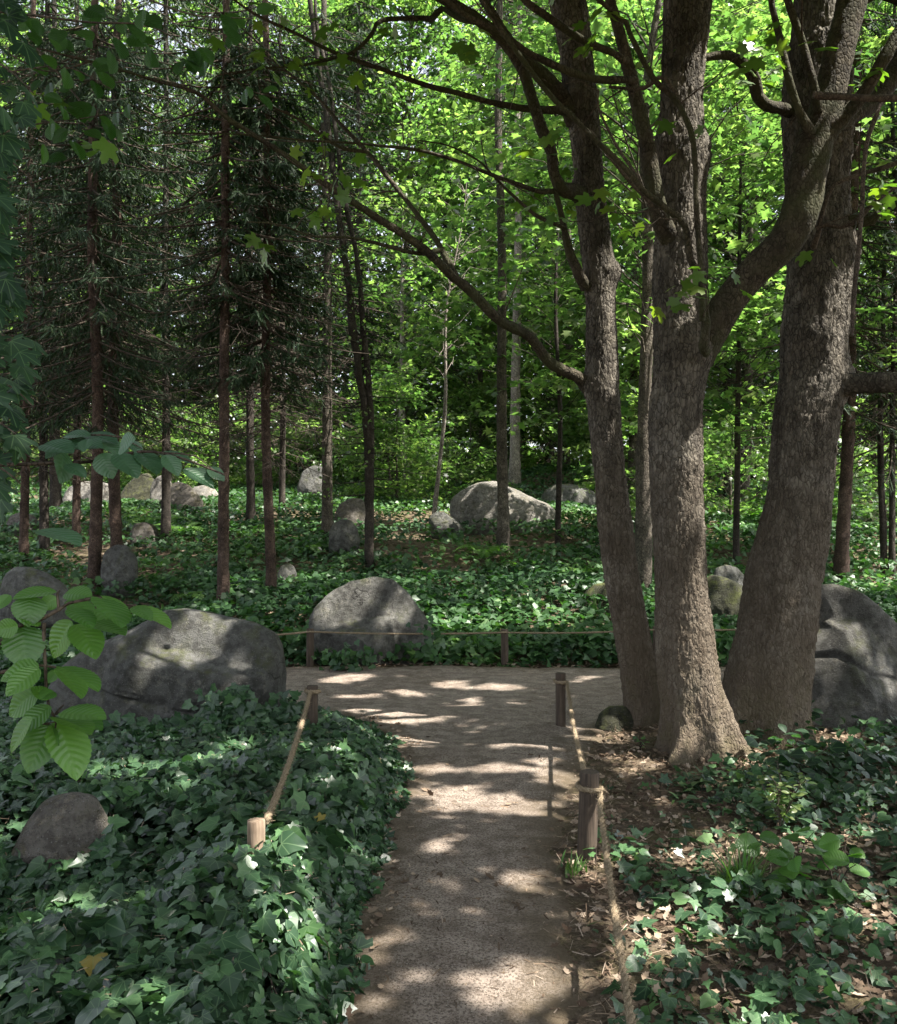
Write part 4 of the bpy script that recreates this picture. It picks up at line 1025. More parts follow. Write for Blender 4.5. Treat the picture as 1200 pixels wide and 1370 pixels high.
spruce('dense dark spruce behind the spruce trunk nearest the left edge', 58, 712, 6, 19, 60, 16, 1.8, 3.2, 2.6, 'bark_dark', d=17.5, zmax=14, dens=15, ww=.026)
spruce('dense dark spruce filling the gap left of the slender bare spruce', 222, 705, 6, 20, 225, 16, 2.2, 4.2, 2.3, 'bark_dark', d=18.5, zmax=14, dens=10, ww=.026)
spruce('dense dark spruce behind the ragged drooping spruce, sunk in its shade', 335, 690, 5.5, 21, 335, 17, 2.2, 4.6, 2.3, 'bark_dark', d=20.5, zmax=15, dens=12, ww=.028)
# dark forked tree behind the rounded boulder
def fork_tree():
    b = ground_hit(496, 772); d = b[1]
    root = thing('forked_tree', 'dark twin stemmed young tree rising behind the rounded boulder', 'tree', b)
    mb = MB()
    for pts in ([(496, 790, 6.5), (494, 720, 6.2), (494, 640, 6), (493, 590, 5.6), (484, 520, 5), (472, 440, 5.5), (466, 380, 4.5), (452, 280, 4.5), (440, 180, 4), (425, 80, 3.5), (412, -20, 3)],
                [(494, 640, 5), (497, 590, 4.6), (492, 500, 4), (486, 440, 3.6), (478, 350, 3.4), (462, 270, 3.2), (452, 200, 3), (440, 110, 2.6), (425, 40, 2.2), (420, -20, 2)]):
        p = np.array(pts, float); tube(mb, W(p[:, 0], p[:, 1], d), p[:, 2] * d / FPX, 10, .08, lambda th, s, R, q: R * .25 * fbm(np.stack([np.cos(th), np.sin(th), s * 5], -1), 3, 3))
    mb.build('trunk', M['bark_dark'], root)
    r = np.random.default_rng(31)
    zs = np.arange(b[2] + 1.6, b[2] + 8, .2)
    P = branch_lines(b, zs, 3, lambda z: 1.1, r, 6, .1, .4, trunk=lambda z: W(np.interp(z, [1, 3, 5, 9], [495, 492, 482, 440]), 685, d)[:2])
    mb = MB(); tubes_batch(mb, P, np.linspace(.011, .003, 6), 4)
    tips = P[:, 3:].reshape(-1, 3); tips = np.repeat(tips, 5, 0) + r.normal(size=(len(tips) * 5, 3)) * .09
    mb.inst(T_OVAL, tips, norm(r.normal(size=tips.shape) + np.array([0, 0, -.3])), norm(r.normal(size=tips.shape) * .5 + np.array([0, 0, 1])), r.uniform(.05, .09, len(tips)), r.random(len(tips)), 1)
    mb.build('crown', [M['bark_dark'], M['wood_leaf']], root)
fork_tree()

# ------------------------------------------------------------------ broadleaf wood behind
def sprays(mb, cen, rad, per, size, r, T=T_KITE, mat=1, filt=True, tilt=.28, droop=.20, thick=.035):
    N = len(cen)
    a = r.uniform(0, 2 * pi, (N, per)); q = np.sqrt(r.random((N, per))) * rad[:, None]
    tn = norm(r.normal(size=(N, 3)) * .22 + np.array([0, 0, 1.]))
    x = norm(np.cross(tn, r.normal(size=(N, 3)))); y = np.cross(tn, x)
    radial = np.cos(a)[..., None] * x[:, None] + np.sin(a)[..., None] * y[:, None]
    p = cen[:, None] + radial * q[..., None] + tn[:, None] * (r.normal(size=(N, per)) * thick)[..., None]
    p[..., 2] -= droop * q ** 2 / np.maximum(rad[:, None], .1)
    p = p.reshape(-1, 3); rd = radial.reshape(-1, 3)
    k = np.ones(len(p), bool)
    if filt: k = ~sunlit(p)
    p, rd = p[k], rd[k]
    n = norm(np.array([0, 0, 1.]) + r.normal(size=p.shape) * tilt); d = norm(rd + r.normal(size=p.shape) * .5 + np.array([0, 0, -.25]))
    vs = np.repeat(np.clip(r.normal(.5, .2, N), 0, 1), per)[k]
    mb.inst(T, p, d, n, 1.25 * size * r.uniform(.6, 1.3, len(p)), np.clip(vs + r.normal(size=len(p)) * .15, 0, 1), mat)
def wood_tree(label, x, y, height, r0, z0, cr, n, per, size, seed, mat='bark_mid', lean=(0, 0), name='broadleaf_tree', cat='tree', group='broadleaf trees of the sunlit wood', trunk=True, stretch=1.0, srad=(.5, 1.2)):
    r = np.random.default_rng(seed); b = np.array([x, y, float(H(x, y))])
    root = thing(name, label, cat, b, group)
    zs = np.linspace(-.3, height * .93, 12)
    cen = np.column_stack([b[0] + lean[0] * zs + .12 * vnoise(np.stack([zs * .4, 0 * zs + seed, 0 * zs], -1), 4), b[1] + lean[1] * zs, b[2] + zs])
    mb = MB(); tube(mb, cen, r0 * np.clip(1.05 - np.maximum(zs, 0) / height, .12, 1), 14, .18, lambda th, s, R, q: R * .15 * fbm(np.stack([np.cos(th) * 1.5, np.sin(th) * 1.5, s * 3], -1), 3, seed), horizontal=True)
    mb.build('trunk', M[mat], root)
    n = int(n * .8) if y < 34 and cat == 'tree' else n; size = size * (1.28 if y < 34 and cat == 'tree' else 1)
    h = r.uniform(0, 1, n) ** .9
    prof = np.sin(pi * np.clip(.12 + .85 * h, 0, 1)) ** .55
    a = r.uniform(0, 2 * pi, n); rr = cr * prof * np.sqrt(r.uniform(.08, 1, n))
    zc = b[2] + z0 + (height - z0) * h
    ax = np.interp(zc, cen[:, 2], cen[:, 0]); ay = np.interp(zc, cen[:, 2], cen[:, 1])
    c = np.column_stack([ax + np.cos(a) * rr, ay + np.sin(a) * rr * stretch, zc])
    mb = MB()
    zr = np.clip(zc - rr * r.uniform(.3, .8, n), b[2] + min(z0 * .6, 1.5), b[2] + height * .9)
    st = np.column_stack([np.interp(zr, cen[:, 2], cen[:, 0]), np.interp(zr, cen[:, 2], cen[:, 1]), zr])
    t = np.linspace(0, 1, 5)[None, :, None]
    P = st[:, None] * (1 - t) + c[:, None] * t; P[:, :, 2] += (np.sin(t[..., 0] * pi) * rr[:, None] * .10)
    P[:, 1:-1] += r.normal(size=(n, 3, 3)) * .08
    tubes_batch(mb, P, np.linspace(1, .25, 5)[None] * (r0 * .13 * r.uniform(.5, 1.3, n))[:, None], 4, .5, 0)
    sprays(mb, c, r.uniform(*srad, n), per, size, r, T=T_STAR if y < 24 else T_KITE)
    mb.build('crown', [M[mat], M['wood_leaf']], root)
    return root
wt = wood_tree
wt('slim white trunked young tree in front of the dark hollow at the back centre', *(W(577, 628, 20.5)[:2]), 8.5, .055, 4.0, 1.6, 80, 34, .11, 201, 'bark_pale', (.09, 0))
wt('pale crooked trunk left of the slim white trunked young tree', *(W(543, 626, 29)[:2]), 10, .12, 3.0, 2.2, 110, 36, .13, 202, 'bark_pale', (-.02, 0))
wt('dark trunked tree just behind the leftmost big trunk, ivy lit on one side', *(W(853, 742, 14.0)[:2]), 14, .13, 4.2, 2.8, 170, 36, .10, 203, 'bark_mid', (.03, 0))
wt('thin grey trunk left of the tall clean spruce', *(W(643, 642, 31)[:2]), 15, .12, 2.5, 3.0, 190, 46, .16, 204, 'bark_mid')
wt('bright maple filling the gap above the big pale humped boulder', *(W(760, 640, 30)[:2]), 17, .16, 2.0, 3.8, 300, 50, .16, 205)
wt('leafy tree seen between the leftmost and middle big trunks', *(W(850, 650, 26)[:2]), 14, .14, 1.6, 3.2, 260, 48, .15, 206)
wt('leafy tree filling the gap between the middle and thickest big trunks', *(W(1000, 650, 25)[:2]), 15, .14, 1.8, 3.4, 280, 48, .15, 207)
wt('leafy tree beyond the reddish spruce at the right edge', *(W(1170, 650, 27)[:2]), 15, .15, 2.0, 3.6, 280, 46, .16, 208)
wt('tall light green tree over the slim white trunked young tree', *(W(545, 620, 36)[:2]), 21, .2, 3.5, 4.4, 380, 52, .18, 209)
wt('tall light green tree showing behind the scaly grey spruce', *(W(440, 620, 38)[:2]), 21, .2, 3.0, 4.4, 360, 52, .18, 210)
wt('tall green tree behind the slender bare spruce', *(W(290, 625, 36)[:2]), 20, .2, 2.5, 4.4, 360, 52, .18, 211)
wt('tall green tree behind the close reddish spruce pair', *(W(140, 625, 37)[:2]), 20, .2, 2.5, 4.6, 340, 50, .18, 212)
wt('tall green tree at the far left behind the hanging leaves', *(W(10, 630, 36)[:2]), 19, .2, 2.5, 4.4, 300, 50, .18, 213)
wt('tall maple high above the tall clean spruce trunk', *(W(690, 610, 43)[:2]), 25, .24, 4.0, 5.0, 420, 54, .2, 214)
wt('tall maple high between the leftmost and middle big trunks', *(W(845, 610, 40)[:2]), 24, .22, 4.0, 4.6, 380, 52, .2, 215)
wt('tall maple high between the middle and thickest big trunks', *(W(1010, 610, 39)[:2]), 23, .22, 4.0, 4.6, 380, 52, .2, 216)
wt('tall maple at the top right corner beyond the thickest trunk', *(W(1180, 610, 40)[:2]), 23, .22, 4.0, 4.6, 360, 52, .2, 217)
wt('young maple with layered sprays close behind the gap of the two thickest trunks', *(W(985, 700, 16.5)[:2]), 11, .06, 2.4, 2.3, 150, 36, .10, 221, 'bark_dark')
wt('young maple with layered sprays left of the leftmost big trunk', *(W(745, 700, 18.5)[:2]), 11, .06, 2.6, 2.3, 150, 36, .11, 222, 'bark_dark')
wt('young maple reaching over the reddish spruce at the right', *(W(1185, 700, 16)[:2]), 11, .06, 3.4, 2.3, 130, 36, .10, 223, 'bark_dark')
for lab_, px_, d_, sd_ in [('dusky conifer far back left of the slim white trunked young tree', 480, 33, 231), ('dusky conifer far back right of the slim white trunked young tree', 600, 37, 232), ('dusky conifer far back beyond the pale trunk behind the big pale humped boulder', 735, 35, 233), ('dusky conifer far back beyond the middle big trunk', 930, 34, 234), ('dusky conifer far back beyond the thickest trunk', 1075, 36, 235)]:
    spruce(lab_, px_, 640, 7, sd_, None, 21, 1.0, 1.2, 2.6, 'bark_dark', d=d_, zmax=19, dens=9, ww=.05, dead_per=2, group='dusky conifers at the back of the wood')
# understorey bushes
bu = lambda label, px, d, h, cr, n, per, size, seed: wt(label, *(W(px, 640, d)[:2]), h, .035, .25, cr, n, per, size, seed, 'bark_mid', name='shrub', cat='shrub', group='leafy shrubs under the trees', srad=(.3, .65))
bu('low light green shrub in front of the dark hollow at the back centre', 600, 25, 2.0, 1.6, 60, 36, .10, 301)
bu('spreading shrub with layered leaves left of the dark hollow at the back centre', 520, 24, 2.4, 1.5, 60, 36, .10, 302)
bu('green shrub at the back right of the big pale humped boulder', 800, 29, 3.2, 1.9, 90, 40, .11, 303)
bu('shrub with layered leaves between the leftmost and middle big trunks', 862, 20, 3.0, 1.6, 80, 38, .10, 304)
bu('bright shrub low between the middle and thickest big trunks', 975, 21, 2.6, 1.7, 80, 38, .10, 305)
bu('bright low shrub right of the reddish spruce behind the tall boulder', 1180, 19, 2.0, 1.6, 70, 38, .10, 306)
bu('sapling with flat leafy tiers left of the slim white trunked young tree', 525, 23, 3.6, 1.5, 80, 34, .11, 312)
bu('sapling with flat leafy tiers half hidden behind the leftmost big trunk', 822, 25.5, 3.8, 1.6, 80, 34, .11, 313)
bu('shrub at the back left of the tall clean spruce trunk', 630, 29, 3.4, 2.0, 90, 40, .12, 307)
bu('yellow green shrub behind the scaly grey spruce', 415, 29, 3.2, 2.0, 90, 40, .12, 308)
bu('dim shrub far back between the two slender spruces', 330, 31, 3.4, 2.2, 90, 40, .12, 309)
bu('dim shrub far back behind the sunlit pinkish boulder', 130, 30, 3.4, 2.2, 90, 40, .12, 310)
bu('dim shrub far back beyond the dark sloping boulder', 225, 29, 3.0, 2.0, 80, 40, .12, 311)

def far_wood():
    r = np.random.default_rng(55); mb = MB()
    n = 1500        # undergrowth on the far rise
    x = r.uniform(-30, 30, n); y = r.uniform(30, 50, n); z = r.uniform(.1, 1, n) ** 1.3 * 3.2
    sprays(mb, np.column_stack([x, y, H(x, y) + z]), r.uniform(.5, 1.2, n), 40, .19, r, filt=False, mat=1)
    n = 1500
    x = r.uniform(-40, 40, n); y = r.uniform(46, 54, n)
    sprays(mb, np.column_stack([x, y, H(x, y) + r.uniform(.2, 9, n)]), r.uniform(.8, 1.7, n), 60, .30, r, filt=False, mat=2)
    n = 1700
    x = r.uniform(-42, 42, n); y = r.uniform(50, 66, n); z = r.uniform(0, 1, n) ** .85 * (24 + 5 * fbm(np.stack([x * .15, 0 * x, 0 * x], -1), 2, 5))
    c = np.column_stack([x, y, H(x, y) + z])
    sprays(mb, c, r.uniform(.8, 1.8, n), 50, .32, r, filt=False, mat=1)
    tx = r.uniform(-40, 40, 60); ty = r.uniform(50, 66, 60)
    P = np.stack([np.column_stack([tx + r.normal(size=60) * .2, ty, H(tx, ty) + h]) for h in np.linspace(-.5, 22, 8)], 1)
    tubes_batch(mb, P, np.linspace(.2, .06, 8), 8, .5, 0)
    tag(mb.build('distant_woodland', [M['bark_mid'], M['wood_leaf'], M['needle']]), 'hazy mass of sunlit trees closing off the wood', 'woodland', kind='stuff')
far_wood()

# unseen shade-casting canopy, shared out to the nearest trees
def hang_canopy():
    r = np.random.default_rng(3)
    stems = [(treeA, (GA[0] + 2.0, GA[1] - 1)), (treeB, (GB[0] + 2.5, GB[1] - 3.0)), (treeC, (GC[0] + 4, GC[1] - 1.5))]
    for o in COL.objects:
        if o.parent is None and o.get('category') == 'tree' and o.name.startswith('broadleaf_tree') and o not in (treeA, treeB, treeC) and o.location.y < 33:
            stems.append((o, (o.location.x + 2, o.location.y - 1)))
    S = np.array([s[1] for s in stems])
    own = np.argmin(((CAN[:, None, :2] - S[None]) ** 2).sum(-1), 1)
    for k, (o, _) in enumerate(stems):
        p = CAN[own == k]
        mb = MB()
        if len(p):
            n = norm(np.array([.25, 0, 1.]) + r.normal(size=p.shape) * .45); d = norm(r.normal(size=p.shape) * np.array([1, 1, .4]) + np.array([0, 0, -.3]))
            mb.inst(T_STAR, p, d, n, r.uniform(.13, .22, len(p)), np.clip(r.normal(.5, .2, len(p)), 0, 1), 0)
        # the leaves that the limbs carry inside the picture
        tips = TWIG_TIPS.get(o.name, np.zeros((0, 3)))
        if len(tips):
            sel = tips[r.random(len(tips)) < .5]
            q = np.repeat(sel, 6, 0) + r.normal(size=(len(sel) * 6, 3)) * np.array([.10, .10, .05])
            mb.inst(T_MAPLE, q, norm(r.normal(size=q.shape) * np.array([1, 1, .4]) + np.array([0, 0, -.4])), norm(r.normal(size=q.shape) * .5 + np.array([0, -.2, 1])), r.uniform(.07, .13, len(q)), r.random(len(q)), 0)
        if o.name in TWIGS: tubes_batch(mb, *TWIGS[o.name], 5, .5, 1)
        if mb.n: mb.build('crown', [M['maple'], M['twig']], o)
hang_canopy()

# ------------------------------------------------------------------ posts and ropes
def post(label, px, pyt, pyb, rpx, d, mat='post', lean=0.0, split=False, seed=0, d_off=0):
    top = W(px, pyt, d); r0 = rpx * d / FPX
    b = np.array([top[0] - lean, d, float(H(top[0], d))])
    root = thing('rope_post', label, 'post', b, 'wooden rope fence posts')
    h = top[2] - b[2]
    zs = np.array([-.15, .0, .1, .2, .3, .38, .42, 1]) ; zs = np.concatenate([[-.15], np.linspace(0, h - .006, 14), [h - .001]])
    cen = np.column_stack([b[0] + lean * zs / h, np.full(len(zs), d), b[2] + zs])
    rad = np.full(len(zs), r0); rad[-1] = r0 * .93
    r = np.random.default_rng(seed)
    mb = MB()
    def dsp(th, s, R, q):
        v = R * .05 * fbm(np.stack([np.cos(th) * 1.2, np.sin(th) * 1.2, s * 2], -1), 3, seed)
        if split:
            v = v - R * .35 * (np.cos(th - pi * .80) > .1) * sstep(h - .16, h - .10, q[:, 2][:, None] - b[2]) * (1 + .2 * np.sin(th * 9))
            v = v + R * (.18 * np.abs(np.cos(2 * th)) - .09)
        return v
    tube(mb, cen, rad, 36, .02, dsp, horizontal=True)
    mb.build('post_body', M['post_split'] if split else M[mat], root)
    return root, np.array([top[0], d, top[2]]), r0
P_NEAR = post('stout round post standing nearest on the right edge of the path', 789, 1032, 1152, 13.2, 4.4, lean=.015, seed=1)
P_MID = post('dark round post by the foot of the leftmost big trunk', 750, 900, 972, 6.6, 7.28, seed=2)
P_LN = post('split pale topped post sunk in the ivy bed', 341, 1096, 1230, 12.5, 3.75, split=True, seed=3)
P_LF = post('round post at the far corner of the ivy bed near the large cracked boulder', 418, 917, 985, 7.2, 6.9, seed=4)
P_B1 = post('thin post in front of the rounded boulder at the end of the path', 415, 841, 895, 5.0, 10.3, seed=5)
P_B2 = post('thin post standing in the ivy edge midway along the far rope', 675, 842, 893, 5.0, 10.35, seed=6)
P_B3 = post('thin post of the far rope half hidden between two big trunks', 878, 838, 890, 5.0, 10.35, seed=7)
P_B4 = post('thin post of the far rope behind the thickest big trunk', 1040, 836, 892, 5.0, 10.4, seed=8)

def rope(label, pts, rad, fuzz=900, seed=0, step=.012):
    r = np.random.default_rng(seed)
    P, _ = resample(np.array(pts), np.ones(len(pts)), step)
    s = np.concatenate([[0], np.cumsum(np.linalg.norm(np.diff(P, axis=0), axis=1))])
    tan = norm(np.gradient(P, axis=0)); A = norm(np.cross(tan, np.array([0, 0, 1.]))); B = np.cross(tan, A)
    lump = 1 + .16 * fbm(np.column_stack([s * 14, 0 * s, 0 * s + seed]), 3, seed)
    mb = MB()
    for k in range(3):
        ph = 2 * pi * k / 3 + s / (rad * 6.0) * 2 * pi * .5
        c = P + (np.cos(ph)[:, None] * A + np.sin(ph)[:, None] * B) * (rad * .5 * lump)[:, None]
        tube(mb, c, rad * .62 * lump, 7)
    n = fuzz
    i = r.integers(1, len(P) - 1, n); a = r.uniform(0, 2 * pi, n)
    o = np.cos(a)[:, None] * A[i] + np.sin(a)[:, None] * B[i]
    d = norm(o * 1.0 + tan[i] * r.normal(size=(n, 1)) * 1.2 + r.normal(size=(n, 3)) * .4)
    ln = r.uniform(.008, .022, n) * (rad / .012)
    mb.inst(T_SLIVER, P[i] + o * rad * .85, d, norm(r.normal(size=(n, 3))), np.stack([ln, np.full(n, .0011), np.ones(n)], 1), r.random(n))
    ob = mb.build('rope', M['rope'])
    return tag(ob, label, 'rope', 'coir ropes of the low fence')
def loop(c, r0, a0=0.0):
    a = np.linspace(a0, a0 - 2 * pi * 1.05, 14)
    return [np.array([c[0] + np.cos(t) * r0, c[1] + np.sin(t) * r0, c[2] + .012 * (k - 7) / 7]) for k, t in enumerate(a)]
def sag(a, b, k, n=9):
    t = np.linspace(0, 1, n)[:, None]
    p = np.asarray(a) * (1 - t) + np.asarray(b) * t; p[:, 2] -= (4 * k * t * (1 - t))[:, 0]; return p
nr = P_NEAR[1]; mr = P_MID[1]
q0 = nr + np.array([.045, -.045, -.095])
rope('fluffy coir rope running from the nearest right post towards the viewer',
     loop(nr + np.array([0, 0, -.075]), P_NEAR[2] + .010, pi / 2) + [q0, nr + np.array([.035, -.10, -.12])] + list(sag(nr + np.array([.02, -.2, -.135]), (.40, 1.6, .30), .045)), .0115, 3600, 1, .008)
rope('coir rope hanging between the dark post and the nearest right post',
     loop(mr + np.array([0, 0, -.07]), P_MID[2] + .010, pi * .5) + [mr + np.array([.045, -.04, -.075]), mr + np.array([.035, -.13, -.10])] + list(sag(mr + np.array([.03, -.25, -.12]), nr + np.array([-.005, .06, -.06]), .055)), .0125, 1500, 2)
rope('coir rope stretched over the ivy bed between the two left posts',
     loop(P_LF[1] + np.array([0, 0, -.04]), P_LF[2] + .010, pi * .5) + list(sag(P_LF[1] + np.array([-.005, -.06, -.04]), P_LN[1] + np.array([.035, .05, -.03]), .05)), .0145, 1500, 3)
def rr(a, b, k): return list(sag(a[1] + np.array([.0, -.045, -.03]), b[1] + np.array([.0, -.045, -.03]), k))
rope('taut thin rope in front of the rounded boulder between two thin posts', rr(P_B1, P_B2, .02), .010, 300, 4, .02)
rope('taut thin rope from the midway thin post to the leftmost big trunk', rr(P_B2, P_B3, .02), .010, 300, 5, .02)
rope('taut thin rope seen between the two thickest big trunks', rr(P_B3, P_B4, .015), .010, 300, 6, .02)
rope('short end of thin rope between the large cracked boulder and the first thin post', list(sag((W(300, 850, 10.2)), P_B1[1] + np.array([0, -.045, -.03]), .02)), .010, 200, 7, .02)

# ------------------------------------------------------------------ ivy, dead leaves and litter
def surf_normal(x, y, e=.1):
    return norm(np.stack([-(H(x + e, y) - H(x - e, y)) / (2 * e), -(H(x, y + e) - H(x, y - e)) / (2 * e), np.ones_like(x)], -1))
def in_boulder(x, y, shrink=.9):
    k = np.zeros(x.shape, bool)
    for cx, cyy, a, b in BOULDERS: k |= ((x - cx) / (a * shrink)) ** 2 + ((y - cyy) / (b * shrink)) ** 2 < 1
    return k
def lay_leaves(mb, x, y, z, T, size, r, tilt=.5, mat=0, lean=(0, 0, 0), sizes=(.6, 1.25), var=None, down=.25):
    n = norm(np.array([0, 0, 1.]) + np.array(lean) + r.normal(size=(len(x), 3)) * tilt)
    d = norm(r.normal(size=(len(x), 3)) * np.array([1, 1, .25]) + np.array([0, -.35, -down]))
    v = np.clip(r.beta(2, 2.4, len(x)), 0, .93) if var is None else var
    mb.inst(T, np.column_stack([x, y, z]), d, n, size * r.uniform(*sizes, len(x)), v, mat)

def bed_height(x, y):
    sd = path_sd(x, y)
    low = 1 - .85 * np.exp(-((x + 1.68) / .62) ** 2 - ((y - 3.62) / .46) ** 2)
    low = low * (1 + .42 * np.exp(-((x + .80) / .30) ** 2 - ((y - 3.45) / .35) ** 2))
    return low * (.30 - .15 * sstep(4.6, 6.2, y)) * sstep(-.03, .32, sd) * (1 + .22 * vnoise(np.stack([x * 2.2, y * 2.2, 0 * x], -1), 61) + .1 * vnoise(np.stack([x * 6, y * 6, 0 * x], -1), 62))
def ivy_bed():
    r = np.random.default_rng(71); mb = MB()
    n = 82000
    x = r.uniform(-5.2, .1, n); y = r.uniform(1.3, 8.3, n); sd = path_sd(x, y)
    edge = .05 * vnoise(np.stack([x * 4, y * 4, 0 * x], -1), 64)
    k = (sd + edge > -.07) & (x > -.55 * y - .4) & (r.random(n) < np.where(y < 5, 1, .85))
    # bare, brown patch beside the small boulder
    k &= ~((np.hypot((x + 1.45) / .28, (y - 4.25) / .2) < 1) & (r.random(n) < .75))
    x, y = x[k], y[k]; hb = bed_height(x, y)
    layer = r.random(len(x)) ** .8
    z = H(x, y) + .02 + hb * (.12 + .91 * layer)
    near_edge = (path_sd(x, y) < .22)
    v = np.clip(r.beta(1.1, 1.9, len(x)) * .93, 0, .93)
    v[r.random(len(x)) < .0010] = .99
    tilt = np.where(near_edge, .8, .55)[:, None]
    nn = norm(np.array([.05, -.25, 1.]) + r.normal(size=(len(x), 3)) * tilt + np.where(near_edge, 1.0, 0)[:, None] * np.array([.7, 0, 0]))
    d = norm(r.normal(size=(len(x), 3)) * np.array([1, 1, .2]) + np.array([.15, -.5, -.32]) + np.where(near_edge, 1.0, 0)[:, None] * np.array([.6, 0, -.7]))
    size = .069 * np.exp(r.normal(-.08, .30, len(x))).clip(.45, 1.55)
    # ivy leaves that climb the foot of the large boulder and of the small one
    kind = r.integers(0, 3, len(x))
    wide = r.uniform(.82, 1.22, len(x)); curl = r.uniform(.2, 1.9, len(x))
    for q_ in range(3):
        m_ = kind == q_
        mb.inst(IVY_KINDS[q_], np.column_stack([x, y, z])[m_], d[m_], nn[m_], np.stack([size, size * wide, size * curl], 1)[m_], v[m_], 0)
    pts = []
    for (px, py, w, h_, m, d_) in [(300, 950, 45, 30, 160, 6.72), (370, 955, 25, 25, 60, 6.85), (200, 975, 90, 16, 130, 6.65), (310, 930, 18, 14, 25, 6.7), (120, 1195, 40, 12, 24, 3.85), (148, 1140, 10, 36, 26, 3.98)]:
        q = np.column_stack([r.normal(px, w * .5, m), r.normal(py, h_ * .5, m)])
        pts.append(W(q[:, 0], q[:, 1], d_ + r.normal(size=m) * .03))
    p = np.vstack(pts)
    mb.inst(IVY_KINDS[0], p, norm(r.normal(size=p.shape) * np.array([1, .3, .5]) + np.array([0, 0, -.6])), norm(r.normal(size=p.shape) * .4 + np.array([0, -1, .5])), r.uniform(.045, .095, len(p)), r.beta(2, 3, len(p)) * .9, 0)
    # the stalks
    m = 2600
    i = r.integers(0, len(x), m)
    a = np.column_stack([x[i], y[i], z[i]]); b = a + r.normal(size=(m, 3)) * np.array([.07, .07, .02]); b[:, 2] = H(b[:, 0], b[:, 1])
    tubes_batch(mb, np.stack([b, (a + b) / 2 + r.normal(size=a.shape) * .015, a], 1), np.array([.0025, .002, .0015]), 3, .5, 1)
    tag(mb.build('ivy', [M['ivy'], M['deadtwig']]), 'dense dark ivy carpet filling the bed left of the path', 'ivy', kind='stuff')
    # dry catkin bits lying on the leaves
    mb = MB(); m = 5200
    j = r.integers(0, len(x), m); top = layer[j] > .55; j = j[top]
    p = np.column_stack([x[j], y[j], z[j] + .012]) + r.normal(size=(len(j), 3)) * np.array([.02, .02, .003])
    mb.inst(T_SLIVER, p, norm(r.normal(size=p.shape) * np.array([1, 1, .15])), norm(r.normal(size=p.shape) * .3 + np.array([0, 0, 1])), np.stack([r.uniform(.012, .04, len(p)), r.uniform(.0018, .004, len(p)), np.ones(len(p))], 1), r.uniform(.5, 1, len(p)))
    tag(mb.build('dry_blossom_litter', M['litter']), 'tan dry blossom bits lying over the ivy leaves', 'litter', kind='stuff')
ivy_bed()

def ivy_slope():
    r = np.random.default_rng(73); mb = MB()
    n = 165000
    y = 8.3 + (r.random(n) ** 1.3) * 26; x = r.uniform(-1, 1, n) * (.56 * y + 1.5)
    sd = path_sd(x, y)
    m = fbm(np.stack([x * .55, y * .55, 0 * x], -1), 3, 81)
    thin = np.exp(-((x - 2.2) ** 2 / 2.2 + (y - 16.5) ** 2 / 3)) * .5 + np.exp(-((x + 6.2) ** 2 / 3 + (y - 17.5) ** 2 / 2)) * .7
    k = (sd > .04 + .08 * vnoise(np.stack([x * 3, y * 3, 0 * x], -1), 83)) & (r.random(n) > thin) & (r.random(n) < np.clip(.9 + m, .25, 1))
    x, y = x[k], y[k]
    hb = (.26 + .10 * vnoise(np.stack([x * 1.3, y * 1.3, 0 * x], -1), 84)) * sstep(0, .35, path_sd(x, y))
    z = H(x, y) + .02 + hb * (.2 + .8 * r.random(len(x)) ** .5)
    v = np.clip(.38 + .30 * fbm(np.stack([x * .8, y * .8, 0 * x], -1), 2, 85) + r.normal(size=len(x)) * .17, 0, 1)
    lay_leaves(mb, x, y, z, T_IVYS, .105, r, .5, 0, (0, -.15, 0), var=v)
    # ivy on the rounded boulder's foot
    q = np.column_stack([r.normal(468, 20, 120), r.normal(884, 9, 120)]); p = W(q[:, 0], q[:, 1], 10.05 + r.normal(size=120) * .06)
    q2 = np.column_stack([r.normal(572, 14, 60), r.normal(865, 22, 60)]); p = np.vstack([p, W(q2[:, 0], q2[:, 1], 10.3 + r.normal(size=60) * .06)])
    mb.inst(T_IVYS, p, norm(r.normal(size=p.shape) + np.array([0, 0, -.5])), norm(r.normal(size=p.shape) * .4 + np.array([0, -1, .5])), r.uniform(.06, .1, len(p)), r.random(len(p)) * .6, 0)
    tag(mb.build('ivy', M['ivyfar']), 'ivy carpet rising over the slope beyond the far rope', 'ivy', kind='stuff')
ivy_slope()

